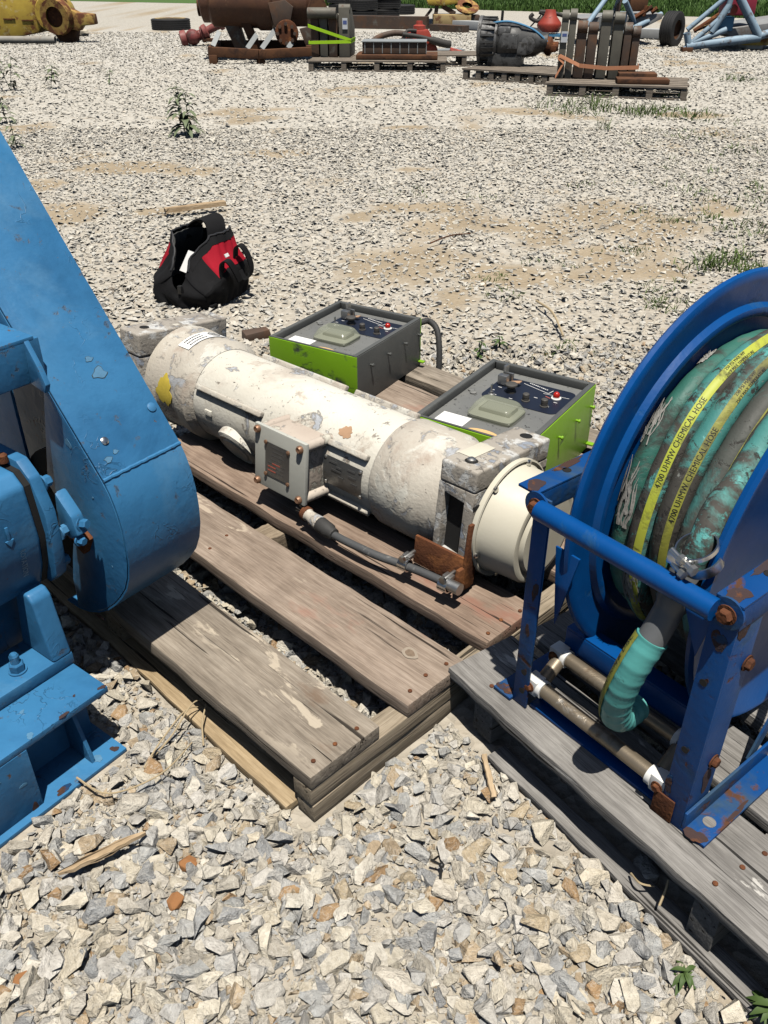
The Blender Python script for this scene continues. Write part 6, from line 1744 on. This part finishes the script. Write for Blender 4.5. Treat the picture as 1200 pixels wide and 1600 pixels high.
weed(28, 232, .30, 18, 'small spreading weed beside the top of the blue guard', seed=5)
weed(172, 132, .28, 16, 'thin small weed in the gravel near the lone tyre', seed=6)
weed(1063, 1530, .05, 16, 'small green seedling beside the grey pallet skid', 'leaf', 7, 1.6)
weed(1185, 1590, .09, 26, 'leafy green weed at the bottom right corner', 'leaf', 8, 1.6)
weed(745, 560, .09, 10, 'small weed in the gravel right of the back green box', 'leaf', 9)
weed(780, 545, .10, 10, 'low green weed between the green boxes and the grass', 'leaf', 10)

def tuft(px, py, n, spread, h, label, seed, mt='grass'):
    loc = G(px, py)
    R = np.random.RandomState(seed)
    def place(R_, m):
        a = R_.uniform(0, 6.28, m); rr = R_.rand(m) ** .9 * spread
        kx = R_.normal(0, spread * .45, 7); ky = R_.normal(0, spread * .45, 7); w_ = R_.randint(0, 7, m)
        return kx[w_] * 1.5 + rr * np.cos(a) * .45, ky[w_] + rr * np.sin(a) * .45
        return rr * np.cos(a) * 1.5, rr * np.sin(a)
    o = big_mesh('grass_tuft', [blades(int(n * .8), seed, place, h * .2, h * .6, .004 + spread * .010, 1.1)], M[mt], None)
    o.location = loc
    tag(o, label, 'grass', 'grass tufts in the gravel')
    return o
for i, (px, py, n, sp_, h, lb) in enumerate([
    (1150, 425, 360, .34, .16, 'largest green grass clump beside the blue reel rim'), (1190, 440, 220, .22, .20, 'grass clump touching the right edge above the reel'),
    (995, 390, 110, .16, .06, 'flat grass tuft left of the largest clump'), (880, 548, 90, .11, .06, 'grass tuft just above the front green box'),
    (755, 438, 70, .12, .05, 'small grass tuft left of the bare dirt patch'), (778, 462, 90, .13, .06, 'small grass tuft below the bare dirt patch'), (855, 415, 70, .12, .05, 'small grass tuft right of the bare dirt patch'),
    (1020, 178, 420, .75, .20, 'wide grass patch in front of the coupler pallet'), (945, 170, 260, .55, .26, 'grass patch at the left of the coupler pallet front'), (940, 203, 40, .12, .34, 'tall thin grass stems standing alone below the coupler pallet'),
    (1165, 125, 200, .6, .14, 'grass patch right of the coupler pallet'), (1110, 185, 160, .55, .10, 'low grass patch in the right-hand gravel'), (1160, 310, 160, .40, .12, 'grass patch at the right halfway up'),
    (1115, 345, 120, .3, .10, 'grass tuft left of the right-hand grass patch'), (1190, 355, 140, .3, .14, 'grass tuft at the right edge halfway up'), (1090, 215, 120, .4, .09, 'sparse grass tuft below the low patch'),
    (640, 302, 70, .22, .07, 'tiny grass tuft in the bare dirt in the middle'), (1180, 240, 130, .4, .10, 'grass tuft near the right edge, upper part'), (750, 310, 60, .18, .07, 'tiny grass tuft right of the middle dirt patch'),
    (1040, 480, 120, .14, .10, 'grass tuft close to the left side of the reel rim'), (1060, 152, 70, .2, .16, 'grass tuft at the end of the coupler pallet'), (900, 290, 60, .2, .07, 'faint grass tuft in the open gravel'), (1095, 262, 90, .3, .09, 'grass tuft in the right-hand gravel, middle')]):
    tuft(px, py, n, sp_, h, lb, 50 + i)

Rt = random.Random(31)
for i in range(18):
    px, py = Rt.uniform(1000, 1195), Rt.uniform(170, 470)
    if py > 420 and px > 1040: py -= 90
    tuft(px, py, Rt.randint(24, 60), .10 + .10 * Rt.random(), .07, 'tiny sparse grass sprig in the gravel along the right side', 200 + i)
